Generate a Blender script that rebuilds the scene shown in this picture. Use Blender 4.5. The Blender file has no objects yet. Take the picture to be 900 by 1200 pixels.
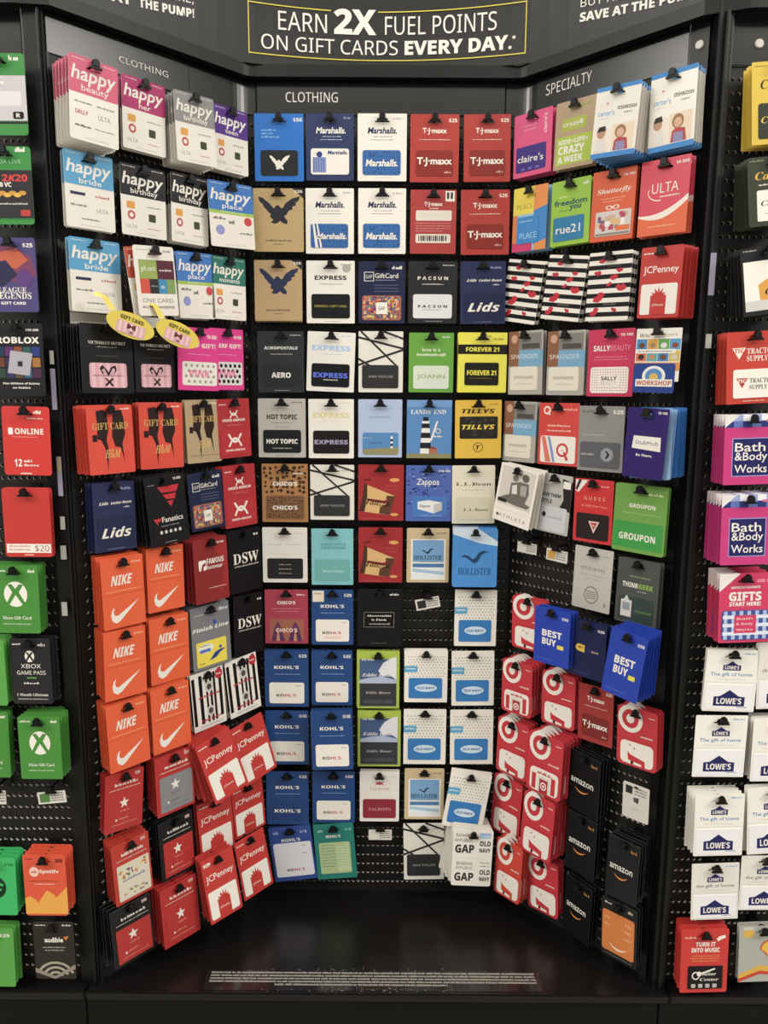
import bpy, bmesh, math, random, os
from mathutils import Vector, Matrix
from mathutils.geometry import tessellate_polygon
sc=bpy.context.scene; COL=sc.collection
H=1.50                                   # camera height; every z below is given relative to it and lifted by H
# ---------------------------------------------------------------- camera, world, lights, exposure
cam=bpy.data.cameras.new('camera'); co=bpy.data.objects.new('camera',cam); COL.objects.link(co); sc.camera=co
TH,RO=.1568,.0064
fw=Vector((0,math.cos(TH),-math.sin(TH))); up=Vector((0,math.sin(TH),math.cos(TH))); rt=Vector((1,0,0))
rt2=rt*math.cos(RO)+up*math.sin(RO); up2=up*math.cos(RO)-rt*math.sin(RO)
m=Matrix((rt2,up2,-fw)).transposed().to_4x4(); m.translation=Vector((.0089,0,H)); co.matrix_world=m
cam.sensor_fit='VERTICAL'; cam.sensor_height=36; cam.lens=881.7*36/1200; cam.clip_start=.05
w=bpy.data.worlds.new('store_air'); sc.world=w; w.use_nodes=True
w.node_tree.nodes['Background'].inputs[0].default_value=(1,.97,.92,1); w.node_tree.nodes['Background'].inputs[1].default_value=.42
def area(name,loc,sx,sy,power,aim=None,c=(1,.96,.89)):
    l=bpy.data.lights.new(name,'AREA'); l.shape='RECTANGLE'; l.size=sx; l.size_y=sy; l.energy=power; l.color=c
    o=bpy.data.objects.new(name,l); COL.objects.link(o); o.location=loc
    if aim: o.rotation_euler=(Vector(aim)-Vector(loc)).to_track_quat('-Z','Y').to_euler()
    return o
area('ceiling_light',(-1.1,.15,3.7),.35,2.4,30); area('ceiling_light',(1.1,.15,3.7),.35,2.4,30)
area('ceiling_light',(-2.2,-.6,3.7),.35,2.6,29); area('ceiling_light',(2.2,-.6,3.7),.35,2.6,29); area('ceiling_light',(0,-1.6,3.7),2.6,.35,29)
area('ceiling_light',(-4.3,-1.0,3.9),.6,1.6,260); area('ceiling_light',(4.3,-1.0,3.9),.6,1.6,260)
vs=sc.view_settings; vs.view_transform='Standard'; vs.look='None'; vs.gamma=1; vs.use_curve_mapping=False; vs.exposure=0
# ---------------------------------------------------------------- materials
MATS={}
def lin(h):
    h=h.lstrip('#')
    if len(h)==3: h=''.join(c*2 for c in h)
    return [((v/12.92) if v<=.04045 else ((v+.055)/1.055)**2.4) for v in (int(h[i:i+2],16)/255 for i in (0,2,4))]
def mat(name,hexc,rough=.5,spec=.5,metal=0,noise=0,scale=40,bump=0,coat=0):
    if name in MATS: return MATS[name]
    m=bpy.data.materials.new(name); m.use_nodes=True; nt=m.node_tree; b=nt.nodes['Principled BSDF']; c=soft(hexc)
    b.inputs['Base Color'].default_value=(*c,1); b.inputs['Roughness'].default_value=rough; b.inputs['Specular IOR Level'].default_value=spec; b.inputs['Metallic'].default_value=metal
    b.inputs['Coat Weight'].default_value=coat; b.inputs['Coat Roughness'].default_value=.15
    if noise or bump:
        tc=nt.nodes.new('ShaderNodeTexCoord'); n=nt.nodes.new('ShaderNodeTexNoise'); n.inputs['Scale'].default_value=scale; n.inputs['Detail'].default_value=4
        nt.links.new(tc.outputs['Object'],n.inputs['Vector'])
        if noise:
            r=nt.nodes.new('ShaderNodeMix'); r.data_type='RGBA'; nt.links.new(n.outputs['Fac'],r.inputs['Factor'])
            r.inputs[6].default_value=(*[x*(1-noise) for x in c],1); r.inputs[7].default_value=(*[min(1,x*(1+noise)) for x in c],1); nt.links.new(r.outputs[2],b.inputs['Base Color'])
        if bump:
            bp=nt.nodes.new('ShaderNodeBump'); bp.inputs['Strength'].default_value=bump; bp.inputs['Distance'].default_value=.002; nt.links.new(n.outputs['Fac'],bp.inputs['Height']); nt.links.new(bp.outputs[0],b.inputs['Normal'])
    MATS[name]=m; return m
def soft(c):                                              # print and board are never fully saturated
    r=lin(c); y=.3*r[0]+.59*r[1]+.11*r[2]; return [.87*v+.13*y for v in r]
def ink(c): return mat('ink_'+c,c,.45,.25)
def stock(c): return mat('card_stock_'+c,c,.42,.28,coat=.08)
HOLE=mat('punched_edge','dcd6c8',.3,.7); PEG=mat('black_pegboard','1b1917',.5,.35,noise=.25,scale=60)
MET=mat('black_powder_coat','0d0c0b',.42,.35,bump=.08,scale=300); HDR=mat('charcoal_header','12110f',.26,.5,noise=.08,scale=3); SIGN=mat('charcoal_sign','11100e',.3,.45,noise=.06,scale=2)
DECK=mat('black_laminate','12100f',.26,.4,noise=.3,scale=6,bump=.05); KICK=mat('kick_black','0b0a09',.6,.2); PLAS=mat('black_plastic','050505',.45,.3); WIRE=mat('dark_wire','1c1c1c',.3,.5,metal=.6)
WHITE=mat('white_lettering','ece8dc',.5); YEL=mat('yellow_line','dccb22',.5); TAGW=mat('paper_tag','d4cfc4',.5); STRIP=mat('label_strip','8c889c',.35); STRIP2=mat('pale_strip','a5a49a',.4)
# ---------------------------------------------------------------- helpers
def link(o,parent=None):
    COL.objects.link(o)
    if parent is not None: o.parent=parent
    return o
def meshobj(name,verts,faces,mats,parent=None,midx=None,smooth=False):
    me=bpy.data.meshes.new(name); me.from_pydata([tuple(v) for v in verts],[],faces)
    for m_ in mats: me.materials.append(m_)
    if midx: me.polygons.foreach_set('material_index',midx)
    if smooth: me.polygons.foreach_set('use_smooth',[True]*len(me.polygons))
    me.update(); return link(bpy.data.objects.new(name,me),parent)
def empty(name,loc,rot=(0,0,0),parent=None):
    o=bpy.data.objects.new(name,None); o.empty_display_size=.02; o.location=loc; o.rotation_euler=rot; return link(o,parent)
def tag(o,label,cat,group=None,kind=None):
    if label: o['label']=label
    if cat: o['category']=cat
    if group: o['group']=group
    if kind: o['kind']=kind
    return o
def boxvf(x0,x1,y0,y1,z0,z1):
    v=[(x,y,z) for x in (x0,x1) for y in (y0,y1) for z in (z0,z1)]
    return v,[(0,1,3,2),(4,6,7,5),(0,4,5,1),(2,3,7,6),(0,2,6,4),(1,5,7,3)]
def box(name,x0,x1,y0,y1,z0,z1,m_,parent=None,bev=.0,seg=2):
    bm=bmesh.new(); v,f=boxvf(x0,x1,y0,y1,z0,z1); vs_=[bm.verts.new(p) for p in v]
    for q in f: bm.faces.new([vs_[i] for i in q])
    bmesh.ops.recalc_face_normals(bm,faces=bm.faces)
    if bev: bmesh.ops.bevel(bm,geom=bm.edges[:],offset=bev,segments=seg,affect='EDGES',profile=.5)
    me=bpy.data.meshes.new(name); bm.to_mesh(me); bm.free(); me.materials.append(m_); return link(bpy.data.objects.new(name,me),parent)
FD=os.path.join(bpy.utils.resource_path('LOCAL'),'datafiles','fonts')
def ldf(n):
    try: return bpy.data.fonts.load(os.path.join(FD,n))
    except Exception: return None
INTER=ldf('Inter.woff2'); MATH=ldf('NotoSansMath-Regular.woff2')
MAPS={'B':(0x1D5D4,0x1D5EE,0x1D7EC),'s':(0x1D400,0x1D41A,0x1D7CE),'e':(0x1D468,0x1D482,0x1D7CE),'c':(0x1D4D0,0x1D4EA,0x1D7CE),'x':(0x1D63C,0x1D656,0x1D7EC),'b':(0x1D5D4,0x1D5EE,0x1D7EC)}
TC={}
def tkey(s,f,sh): return (s,f,round(sh,3))
def need(s,f='f',sh=0):
    k=tkey(s,f,sh)
    if k in TC: return
    c=bpy.data.curves.new('lettering','FONT'); b=s
    if f in MAPS and MATH:
        U,L_,D_=MAPS[f]; b=''.join(chr(U+ord(q)-65) if 'A'<=q<='Z' else chr(L_+ord(q)-97) if 'a'<=q<='z' else chr(D_+ord(q)-48) if '0'<=q<='9' else q for q in s); c.font=MATH
    elif f=='i' and MATH: c.font=MATH
    c.offset={'F':.03,'B':.014,'b':.006,'f':.008,'c':.012,'x':.006,'H':.018}.get(f,0)
    c.body=b; c.size=1; c.resolution_u=2; c.shear=sh; TC[k]=link(bpy.data.objects.new('lettering',c))
def bake():
    bpy.context.view_layer.update(); dg=bpy.context.evaluated_depsgraph_get()
    for k,o in list(TC.items()):
        if isinstance(o,tuple): continue
        me=bpy.data.meshes.new_from_object(o.evaluated_get(dg)); vv=[(v.co.x,v.co.y) for v in me.vertices]; ff=[tuple(p.vertices) for p in me.polygons]
        c=o.data; bpy.data.objects.remove(o); bpy.data.curves.remove(c); bpy.data.meshes.remove(me)
        if vv:
            x0=min(v[0] for v in vv);x1=max(v[0] for v in vv);y0=min(v[1] for v in vv);y1=max(v[1] for v in vv)
            vv=[(a-(x0+x1)/2,b-(y0+y1)/2) for a,b in vv]
        else: x0=x1=y0=y1=0
        TC[k]=(vv,ff,x1-x0,y1-y0)
def text2d(s,f,sh,cx,cy,h,wid=None,rot=0,full=False):
    """flat lettering centred on cx,cy; h = height of a capital (or of the whole word), wid = width it is fitted to"""
    vv,ff,tw,th=TC[tkey(s,f,sh)]
    sy=(h/th if full else h/.72); sx=sy if wid is None or not tw else wid/tw
    if not full: sy=min(sy,h*1.35/max(th,.01)) if any('a'<=q<='z' for q in s) else h/max(th,.01)
    ca,sa=math.cos(rot),math.sin(rot)
    return [(cx+a*sx*ca-b*sy*sa,cy+a*sx*sa+b*sy*ca) for a,b in vv],ff
# ---------------------------------------------------------------- card faces
# a face is (carrier colour, corner radius, [ops]); coordinates run 0..1 across and 0..1 down
W='e8e2d6'; K='0e0d0f'; BLK='08080a'
def R(x0,y0,x1,y1,c,rad=0): return ('r',x0,y0,x1,y1,c,rad)
def Kd(x0,y0,x1,y1,c,rad=.05): return ('k',x0,y0,x1,y1,c,rad)
def T(s,x,y,h,c=W,f='f',w=None,sh=0,rot=0): return ('t',s,x,y,h,c,f,w,sh,rot)
def M(x0,y,x1,h,c): return ('m',x0,y,x1,h,c)
def C(x,y,r,c,ry=None,hole=0): return ('c',x,y,r,c,ry,hole)
def P(pts,c): return ('p',pts,c)
def DT(x0,y0,x1,y1,nx,ny,r,c,alt=1): return ('d',x0,y0,x1,y1,nx,ny,r,c,alt)
def xf(pts,x,y,s,sy=None,rot=0):
    sy=s if sy is None else sy; ca,sa=math.cos(rot),math.sin(rot)
    return [(x+s*(a*ca-b*sa),y+sy*(a*sa+b*ca)*.75) for a,b in pts]
STAR=[(math.sin(i*math.pi/5)*(1 if i%2==0 else .42),-math.cos(i*math.pi/5)*(1 if i%2==0 else .42)) for i in range(10)]
EAGLE=[(-1,-.75),(-.8,-.72),(-.45,-.42),(-.22,-.15),(-.12,-.3),(.02,-.32),(.1,-.2),(.2,-.15),(.38,-.45),(.7,-.68),(1.08,-.78),(1.0,-.55),(.85,-.45),(.88,-.32),(.7,-.25),(.7,-.1),(.5,-.02),(.42,.15),(.28,.28),(.45,.5),(.42,.68),(.22,.62),(.08,.5),(-.05,.62),(-.2,.66),(-.38,.58),(-.25,.45),(-.42,.3),(-.38,.15),(-.52,.02),(-.62,-.12),(-.72,-.22),(-.78,-.38),(-.92,-.5)]
GULL=[(-1,-.05),(-.75,-.22),(-.45,-.15),(-.15,.1),(.05,-.02),(.25,-.38),(.6,-.52),(1.05,-.42),(.7,-.36),(.45,-.2),(.3,.1),(.12,.34),(-.1,.38),(-.4,.12),(-.7,-.06)]
SWOOSH=[(-1,.1),(-.88,-.2),(-.7,-.36),(-.8,-.05),(-.72,.14),(-.5,.17),(1.1,-.6),(-.35,.5),(-.65,.6),(-.92,.42)]
def ua(x,y,s,c):
    o=[]
    for m in (1,-1):
        xs=[-1+.25*i for i in range(9)]
        lo=[(x+s*q,y+m*s*.75*(.3-.95*q*q)) for q in xs]; hi=[(x+s*q*.72,y+m*s*.75*(.06-.72*q*q)) for q in xs[::-1]]
        o.append(P(lo+hi,c))
    return o
def smile(x,y,s,c,th=.16):
    n=8; o=[(x+s*math.sin(t),y+s*.75*(math.cos(t)-.72)) for t in [(-1+2*i/n)*.8 for i in range(n+1)]]
    i_=[(x+s*math.sin(t)*.97,y+s*.75*((math.cos(t)-.72)*(1)-th*math.cos(t*1.9))) for t in [(1-2*i/n)*.8 for i in range(n+1)]]
    return P(o+i_,c)
def bigc(x,y,r,c,bg): return [C(x,y,r,c),C(x,y,r*.62,bg)]
def bag(x,y,s,c):   # gift box with a ribbon burst
    return [R(x-.5*s,y,x+.5*s,.952,c),P(xf([(-.45,.05),(-.62,-.2),(-.3,-.12),(-.35,-.5),(-.08,-.2),(.02,-.62),(.12,-.2),(.4,-.5),(.32,-.12),(.62,-.2),(.45,.05)],x,y,s*.72),c)]
def happy(c,sub,stripe=None,subc=W,logos=0,band=.44):
    o=[R(0,0,1,band,c,.03),M(.06,.035,.34,.012,W),M(.7,.035,.95,.012,W),T('happy',.5,.225,.17,W,'H',.92,.18),T(sub,.52,.375,.075,subc,'f',min(.6,.092*len(sub)))]
    if stripe: o+=[R(0,band,1,band+.05,stripe),M(.25,band+.018,.8,.012,W)]
    y=band+.1
    if logos==0: o+=[R(.12,y-.02,.3,y+.08,'e09a2c',.02),M(.56,y+.02,.88,.02,'777267'),C(.22,y+.17,.085,'c24a4a'),C(.22,y+.17,.045,W),R(.6,y+.12,.76,y+.23,'3c4227',.02),T('ULTA',.22,y+.33,.05,'8a857c','i',.24),M(.58,y+.33,.85,.018,'c46a5a'),M(.3,.955,.8,.01,'aaa')]
    if logos==1: o+=[M(.1,y,.45,.02,'555'),M(.55,y,.9,.024,'777267'),T('SALLY',.24,y+.12,.05,'b8304c','b',.26),T('ULTA',.7,y+.13,.06,'6f6b64','i',.25),M(.1,y+.28,.42,.03,'333'),M(.5,y+.28,.9,.014,'555'),M(.3,.955,.8,.01,'aaa')]
    if logos==2: o+=[R(.1,y-.01,.4,y+.03,'2b2a52'),M(.6,y+.01,.9,.035,'c0503e'),M(.1,y+.16,.42,.03,'5b5850'),T('ULTA',.74,y+.2,.05,'6f6b64','i',.24),M(.3,y+.33,.68,.022,'444'),M(.3,.955,.8,.01,'aaa')]
    if logos==3: o+=[M(.08,y+.02,.38,.04,'555'),C(.86,y+.03,.09,'cc3d45'),C(.22,y+.2,.1,'8e96d0'),M(.42,y+.06,.56,.06,'555'),M(.66,y+.22,.95,.03,'555'),M(.3,.955,.8,.01,'aaa')]
    return (W,.04,o)
def two(c,top,topc,kc,ktext,ktc,f='f',f2=None,tw=.7,kw=.7,th=.07,kh=.09,ty=.27,kx0=.1,kx1=.9,ky0=.53,ky1=.92,extra=(),pre=(),rad=.02):
    return (c,rad,list(pre)+[T(top,.5,ty,th,topc,f,tw),M(.28,ty+.1,.74,.011,topc),M(.7,.06,.93,.02,topc),Kd(kx0,ky0,kx1,ky1,kc),T(ktext,(kx0+kx1)/2,(ky0+ky1)/2,kh,ktc,f2 or f,kw),M(.35,.965,.7,.008,topc)]+list(extra))
def slashes(c):
    L=[((0,.1),(1,.28)),((.05,0),(.85,.56)),((1,.3),(0,.55)),((.55,0),(1,.12)),((0,.45),(.25,.56))]; o=[]
    for a,b in L:
        dx,dy=b[0]-a[0],b[1]-a[1]; l=math.hypot(dx,dy); nx,ny=-dy/l*.018,dx/l*.018
        o.append(P([(a[0]+nx,a[1]+ny),(b[0]+nx,b[1]+ny),(b[0]-nx,b[1]-ny),(a[0]-nx,a[1]-ny)],c))
    return o
def rnd_rects(seed,x0,y0,x1,y1,n,cols,sx=.06,sy=.03):
    r=random.Random(seed); o=[]
    for i in range(n):
        a=r.uniform(x0,x1-sx); b=r.uniform(y0,y1-sy); o.append(('q',a,b,a+sx*r.uniform(.5,1),b+sy*r.uniform(.5,1),r.choice(cols)))
    return o
def blobs(seed,x0,y0,x1,y1,nx,ny,s,c):
    r=random.Random(seed); o=[]
    for j in range(ny):
        for i in range(nx):
            x=x0+(i+.5+r.uniform(-.25,.25))*(x1-x0)/nx; y=y0+(j+.5+r.uniform(-.25,.25))*(y1-y0)/ny
            n=6; k=r.uniform(.6,1.1); p0=r.random()*6
            o.append(('P0',[(min(x1,max(x0,x+s*k*r.uniform(.6,1.2)*math.cos(p0+q*6.283/n))),min(y1,max(y0,y+s*.75*k*r.uniform(.6,1.2)*math.sin(p0+q*6.283/n)))) for q in range(n)],c))
    return o
def stripes(a,n,x0,x1,y0,y1,c,vert=False):
    o=[]
    for i in range(n):
        if vert: w=(x1-x0)/(2*n); o.append(R(x0+2*i*w,y0,x0+(2*i+1)*w,y1,c))
        else: w=(y1-y0)/(2*n); o.append(R(x0,y0+2*i*w,x1,y0+(2*i+1)*w,c))
    return o
def target(gift=False,c='c62733'):
    o=[C(.33,.2,.31,W),C(.33,.2,.21,c),C(.33,.2,.1,W),M(.6,.45,.9,.03,W),M(.78,.11,.93,.02,W),R(0,.545,1,.55,'8d1a24'),Kd(.1,.58,.92,.96,W,.1)]
    if gift: o+=[R(.16,.68,.28,.94,c),R(.72,.66,.84,.94,c),M(.32,.64,.75,.05,c),R(.34,.7,.68,.96,'d8d2c6'),R(.39,.74,.63,.96,'a8222c')]+[C(.51,.85,.09,W),C(.51,.85,.06,c),C(.51,.85,.03,W)]
    else: o+=[P([(.28,.76),(.36,.8),(.72,.86),(.72,.93),(.3,.9)],c),C(.4,.93,.04,'5d1a1e'),C(.68,.94,.045,c),C(.34,.64,.03,'c9a7b0'),C(.45,.68,.025,'b8899a')]
    return (c,.09,o)
def jcp(c='c12a22',v25=False,up=True):
    o=[T('JCPenney',.5,.33,.1,W,'f',.84),M(.06,.085,.3,.03,W),Kd(.06,.52,.93,.95,W,.04)]+bag(.49,.68,.38,c)+[T('JCPenney',.49,.82,.03,W,'f',.28)]
    if v25: o.append(T('$25',.16,.1,.06,W,'b',.2))
    return (c,.03,o)
def kohls(v='$25',card=W,kc='c6283a',kt='1b2a5a',k0=.57,k1=.94,stick=False):
    o=[T(v,.87,.1,.06,W,'b',.18),T("KOHL'S",.5,.3,.06,W,'b',.56),M(.22,.42,.8,.014,'8fb4e0'),Kd(.1,k0,.9,k1,card,.05)]
    if card==W: o+=[T('KO',.35,(k0+k1)/2+.04,.05,'2a2038','b',.17),T("HL'S",.58,(k0+k1)/2+.04,.05,kc,'b',.25),M(.72,k0+.05,.84,.02,'9a8f8a')]
    else: o+=[T("KOHL'S",.5,(k0+k1)/2,.065,W,'b',.62)]
    if stick: o+=[R(.03,.02,.3,.22,'e2d5bd'),M(.07,.07,.26,.03,'a8876b'),R(.3,.84,.7,.89,'e8c6b8')]
    return ('19447f',.03,o)
def oldnavy():
    return (W,.02,[DT(.06,.1,.96,.52,12,8,.013,'3a2c2a'),R(0,.3,.3,.42,'4aa5cf'),M(.03,.35,.26,.03,W),Kd(.1,.53,.88,.92,'2178bd',.04),C(.5,.72,.26,'c6dcec',.1),T('OLD NAVY',.5,.72,.045,'20568f','b',.42)])
def nike(x=0):
    o=[T('NIKE',.47,.32,.14,W,'x',.52,.12),M(.72,.085,.95,.035,'f3b48a'),M(.1,.47,.9,.014,'f3b48a'),R(.02,.515,.98,.522,'b93c14'),P(xf(SWOOSH,.5,.78,.33),W)]
    return ('e8571c',.02,o)
def tj(c='b03227',kc='8b2217'):
    return (c,.02,[T('T·J·maxx',.5,.25,.075,W,'F',.5),M(.18,.37,.82,.012,W),T('$25',.87,.09,.06,W,'b',.17),Kd(.12,.53,.88,.91,kc,.05),T('T·J·maxx',.5,.7,.1,W,'F',.72),M(.7,.85,.84,.03,'d8a69a')])
def amazon():
    return ('0e1012',.02,[T('amazon',.46,.49,.12,W,'f',.72),smile(.46,.61,.3,'e08a2a',.12),M(.72,.13,.92,.05,'b5752e')])
def lowes(c='e9e4da',small='The gift of home',tc='2d7fb5'):
    def g(x,y,s): return [P(xf([(-1,.0),(-.6,-.05),(0,-.5),(.6,-.05),(1,.0),(1,.66),(-1,.66)],x,y,s),'20235e'),T("LOWE'S",x,y+.03*s/.1*.75,.33*s,W,'b',1.6*s)]
    return (c,.02,g(.5,.25,.17)+[T(small,.5,.405,.055,tc,'f',.8),M(.2,.48,.8,.01,'b7b0a4'),M(.72,.06,.95,.03,'7aa9cf'),R(0,.525,1,.53,'c9c4ba'),Kd(.04,.56,.96,.97,'e6e4e4',.03)]+g(.5,.76,.3)+[M(.66,.92,.85,.02,'4a6fa5')])
def xbox(c='3f8a2b'):
    return (c,.04,[M(.05,.075,.3,.03,W),M(.78,.075,.93,.045,W),C(.5,.42,.25,W),P([(.33,.28),(.42,.27),(.5,.34),(.58,.27),(.67,.28),(.57,.39),(.7,.55),(.65,.585),(.5,.43),(.35,.585),(.3,.55),(.43,.39)],c),T('Xbox Gift Card',.5,.77,.05,W,'f',.62),M(.2,.86,.8,.02,'b8d6a8')])
def macy(bg='b8231f',kc='b8231f',kind=0):
    o=[M(.25,.2,.85,.05,W),M(.12,.28,.92,.015,W),M(.78,.06,.93,.08,'d8b0a8'),Kd(.1,.36,.95,.95,kc,.02)]
    if kind==3: o+=rnd_rects(5,.12,.38,.93,.6,26,['5d3c78','b8862c','5c8a4a','c85a3a','e0c050'],.07,.04)+rnd_rects(6,.12,.78,.93,.93,14,['5d3c78','b8862c','5c8a4a'],.07,.03)+[T('celebrate',.52,.62,.08,'3f6fa0','c',.6,.1)]
    else: o+=[P(xf(STAR,.5,.53,.13),W),M(.4,.66,.64,.03,'d98a80' if kind!=1 else '6d6a66'),C(.3,.8,.025,W),M(.36,.79,.62,.03,'d98a80' if kind!=1 else '6d6a66'),M(.2,.88,.85,.02,'d98a80' if kind!=1 else '6d6a66')]
    return (bg,.02,o)
def hm(c):
    k='2b1714'; f1=[(.2,.08),(.38,.06),(.44,.14),(.45,.36),(.4,.5),(.43,.62),(.4,.96),(.36,.62),(.28,.5),(.2,.48),(.22,.3)]
    f2=[(.6,.08),(.76,.07),(.8,.2),(.82,.42),(.74,.56),(.78,.86),(.7,.62),(.58,.6),(.52,.44),(.54,.3),(.56,.16)]
    return (c,.03,[P(f1,k),P(f2,k),R(.1,.42,.2,.52,k),T('GIFT CARD',.5,.3,.1,'c9a24a','s',.78),M(.74,.055,.93,.025,W),T('H&M',.52,.7,.13,'d8b25a','e',.36,.2)]+([] if c!='b39b74' else [R(.08,.88,.92,.885,'3a2d20')]))
def eagle(bg,k,v='$25',big=True):
    return (bg,.02,[P(xf(EAGLE,.5,.36,.4),k),M(.24,.82,.76,.025,k),M(.4,.88,.6,.015,k),P([(.78,0),(1,0),(1,.16)],'2b2a30'),T(v,.9,.05,.045,W,'b',.16)])
def sephora():
    o=[]
    for i in range(7): o.append(R(0,.05+i*.137,1,.117+i*.137,BLK))
    r=random.Random(3)
    for (x,y,s) in [(.32,.12,.1),(.22,.3,.09),(.6,.37,.1),(.72,.27,.08),(.78,.52,.13),(.28,.66,.15),(.2,.87,.12),(.66,.84,.07),(.5,.47,.07)]:
        o.append(P(xf([(-1,0),(-.5,-.45),(-.1,-.25),(.3,-.6),(.9,-.3),(1,.1),(.4,.5),(-.3,.55)],x,y,s,None,r.uniform(-.6,.6)),'c4192f'))
    return (W,.02,o+[T('SEPHORA',.55,.76,.03,'8a857c','i',.3),T('SEPHORA',.6,.21,.028,'555','i',.3)])
def spa():
    return ('a9a49a',.03,[R(.0,.0,.3,.55,'8a5a3c'),C(.17,.12,.09,'c79a7a'),R(.3,.3,1,.56,'6fa3c4'),R(.3,.04,.95,.3,'7f7c76'),R(.4,.2,.9,.28,'4d4b48'),T('SPA',.2,.4,.07,W,'i',.26),T('FINDER',.6,.4,.07,'c8d8e2','i',.5),Kd(.06,.56,.86,.93,'dcd6c4',.05),T('SPAFINDER',.46,.73,.045,'5e5a50','i',.56),M(.25,.83,.7,.01,'8a857c')])
def carters():
    return (W,.03,[R(0,0,1,.06,'2f86cc'),R(0,.93,1,1,'2f86cc'),T("carter's",.27,.37,.075,'6aa8d8','f',.38,0,-.04),T('OSHKOSH',.73,.33,.05,'4a4640','b',.42,0,-.04),M(.68,.4,.86,.025,'6a6660'),M(.1,.44,.35,.01,'b0a89c'),P(xf([(0,.6),(-.7,-.1),(-.4,-.6),(0,-.3),(.4,-.6),(.7,-.1)],.28,.24,.04),'d86a6a'),
      R(.04,.58,.42,.92,'e8dccb'),C(.2,.65,.1,'b98a6a'),P([(.1,.63),(.14,.56),(.28,.55),(.31,.62)],'2e2018'),P([(.06,.92),(.1,.74),(.3,.72),(.36,.92)],'d9d4cc'),
      R(.45,.55,.94,.92,'e6d2b4'),C(.64,.66,.125,'9a7248'),C(.64,.675,.085,'d8a888'),P([(.5,.92),(.52,.78),(.6,.74),(.8,.76),(.84,.92)],'b83a42'),P([(.55,.92),(.56,.8),(.76,.8),(.77,.92)],'8a86b0')])
def bbw():
    o=[]
    for j in range(2):
        for i in range(6): o.append(R(i/6,j*.09,i/6+.165,j*.09+.088,['e6e6ec','5b74b8','24367c','93a3d2'][(i+2*j)%2+2*((i+j)%2==1)]))
    return ('c92a78',.02,o+[P([(0,0),(.28,0),(0,.18)],'dcd8d4'),M(.76,.08,.95,.06,'e05a90'),R(.15,.33,.85,.88,'8fa0d8'),R(.165,.342,.835,.868,'20205f'),T('Bath',.48,.46,.13,W,'f',.56),T('&Body',.5,.61,.12,W,'f',.6),T('Works',.5,.77,.12,W,'f',.6)])
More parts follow.
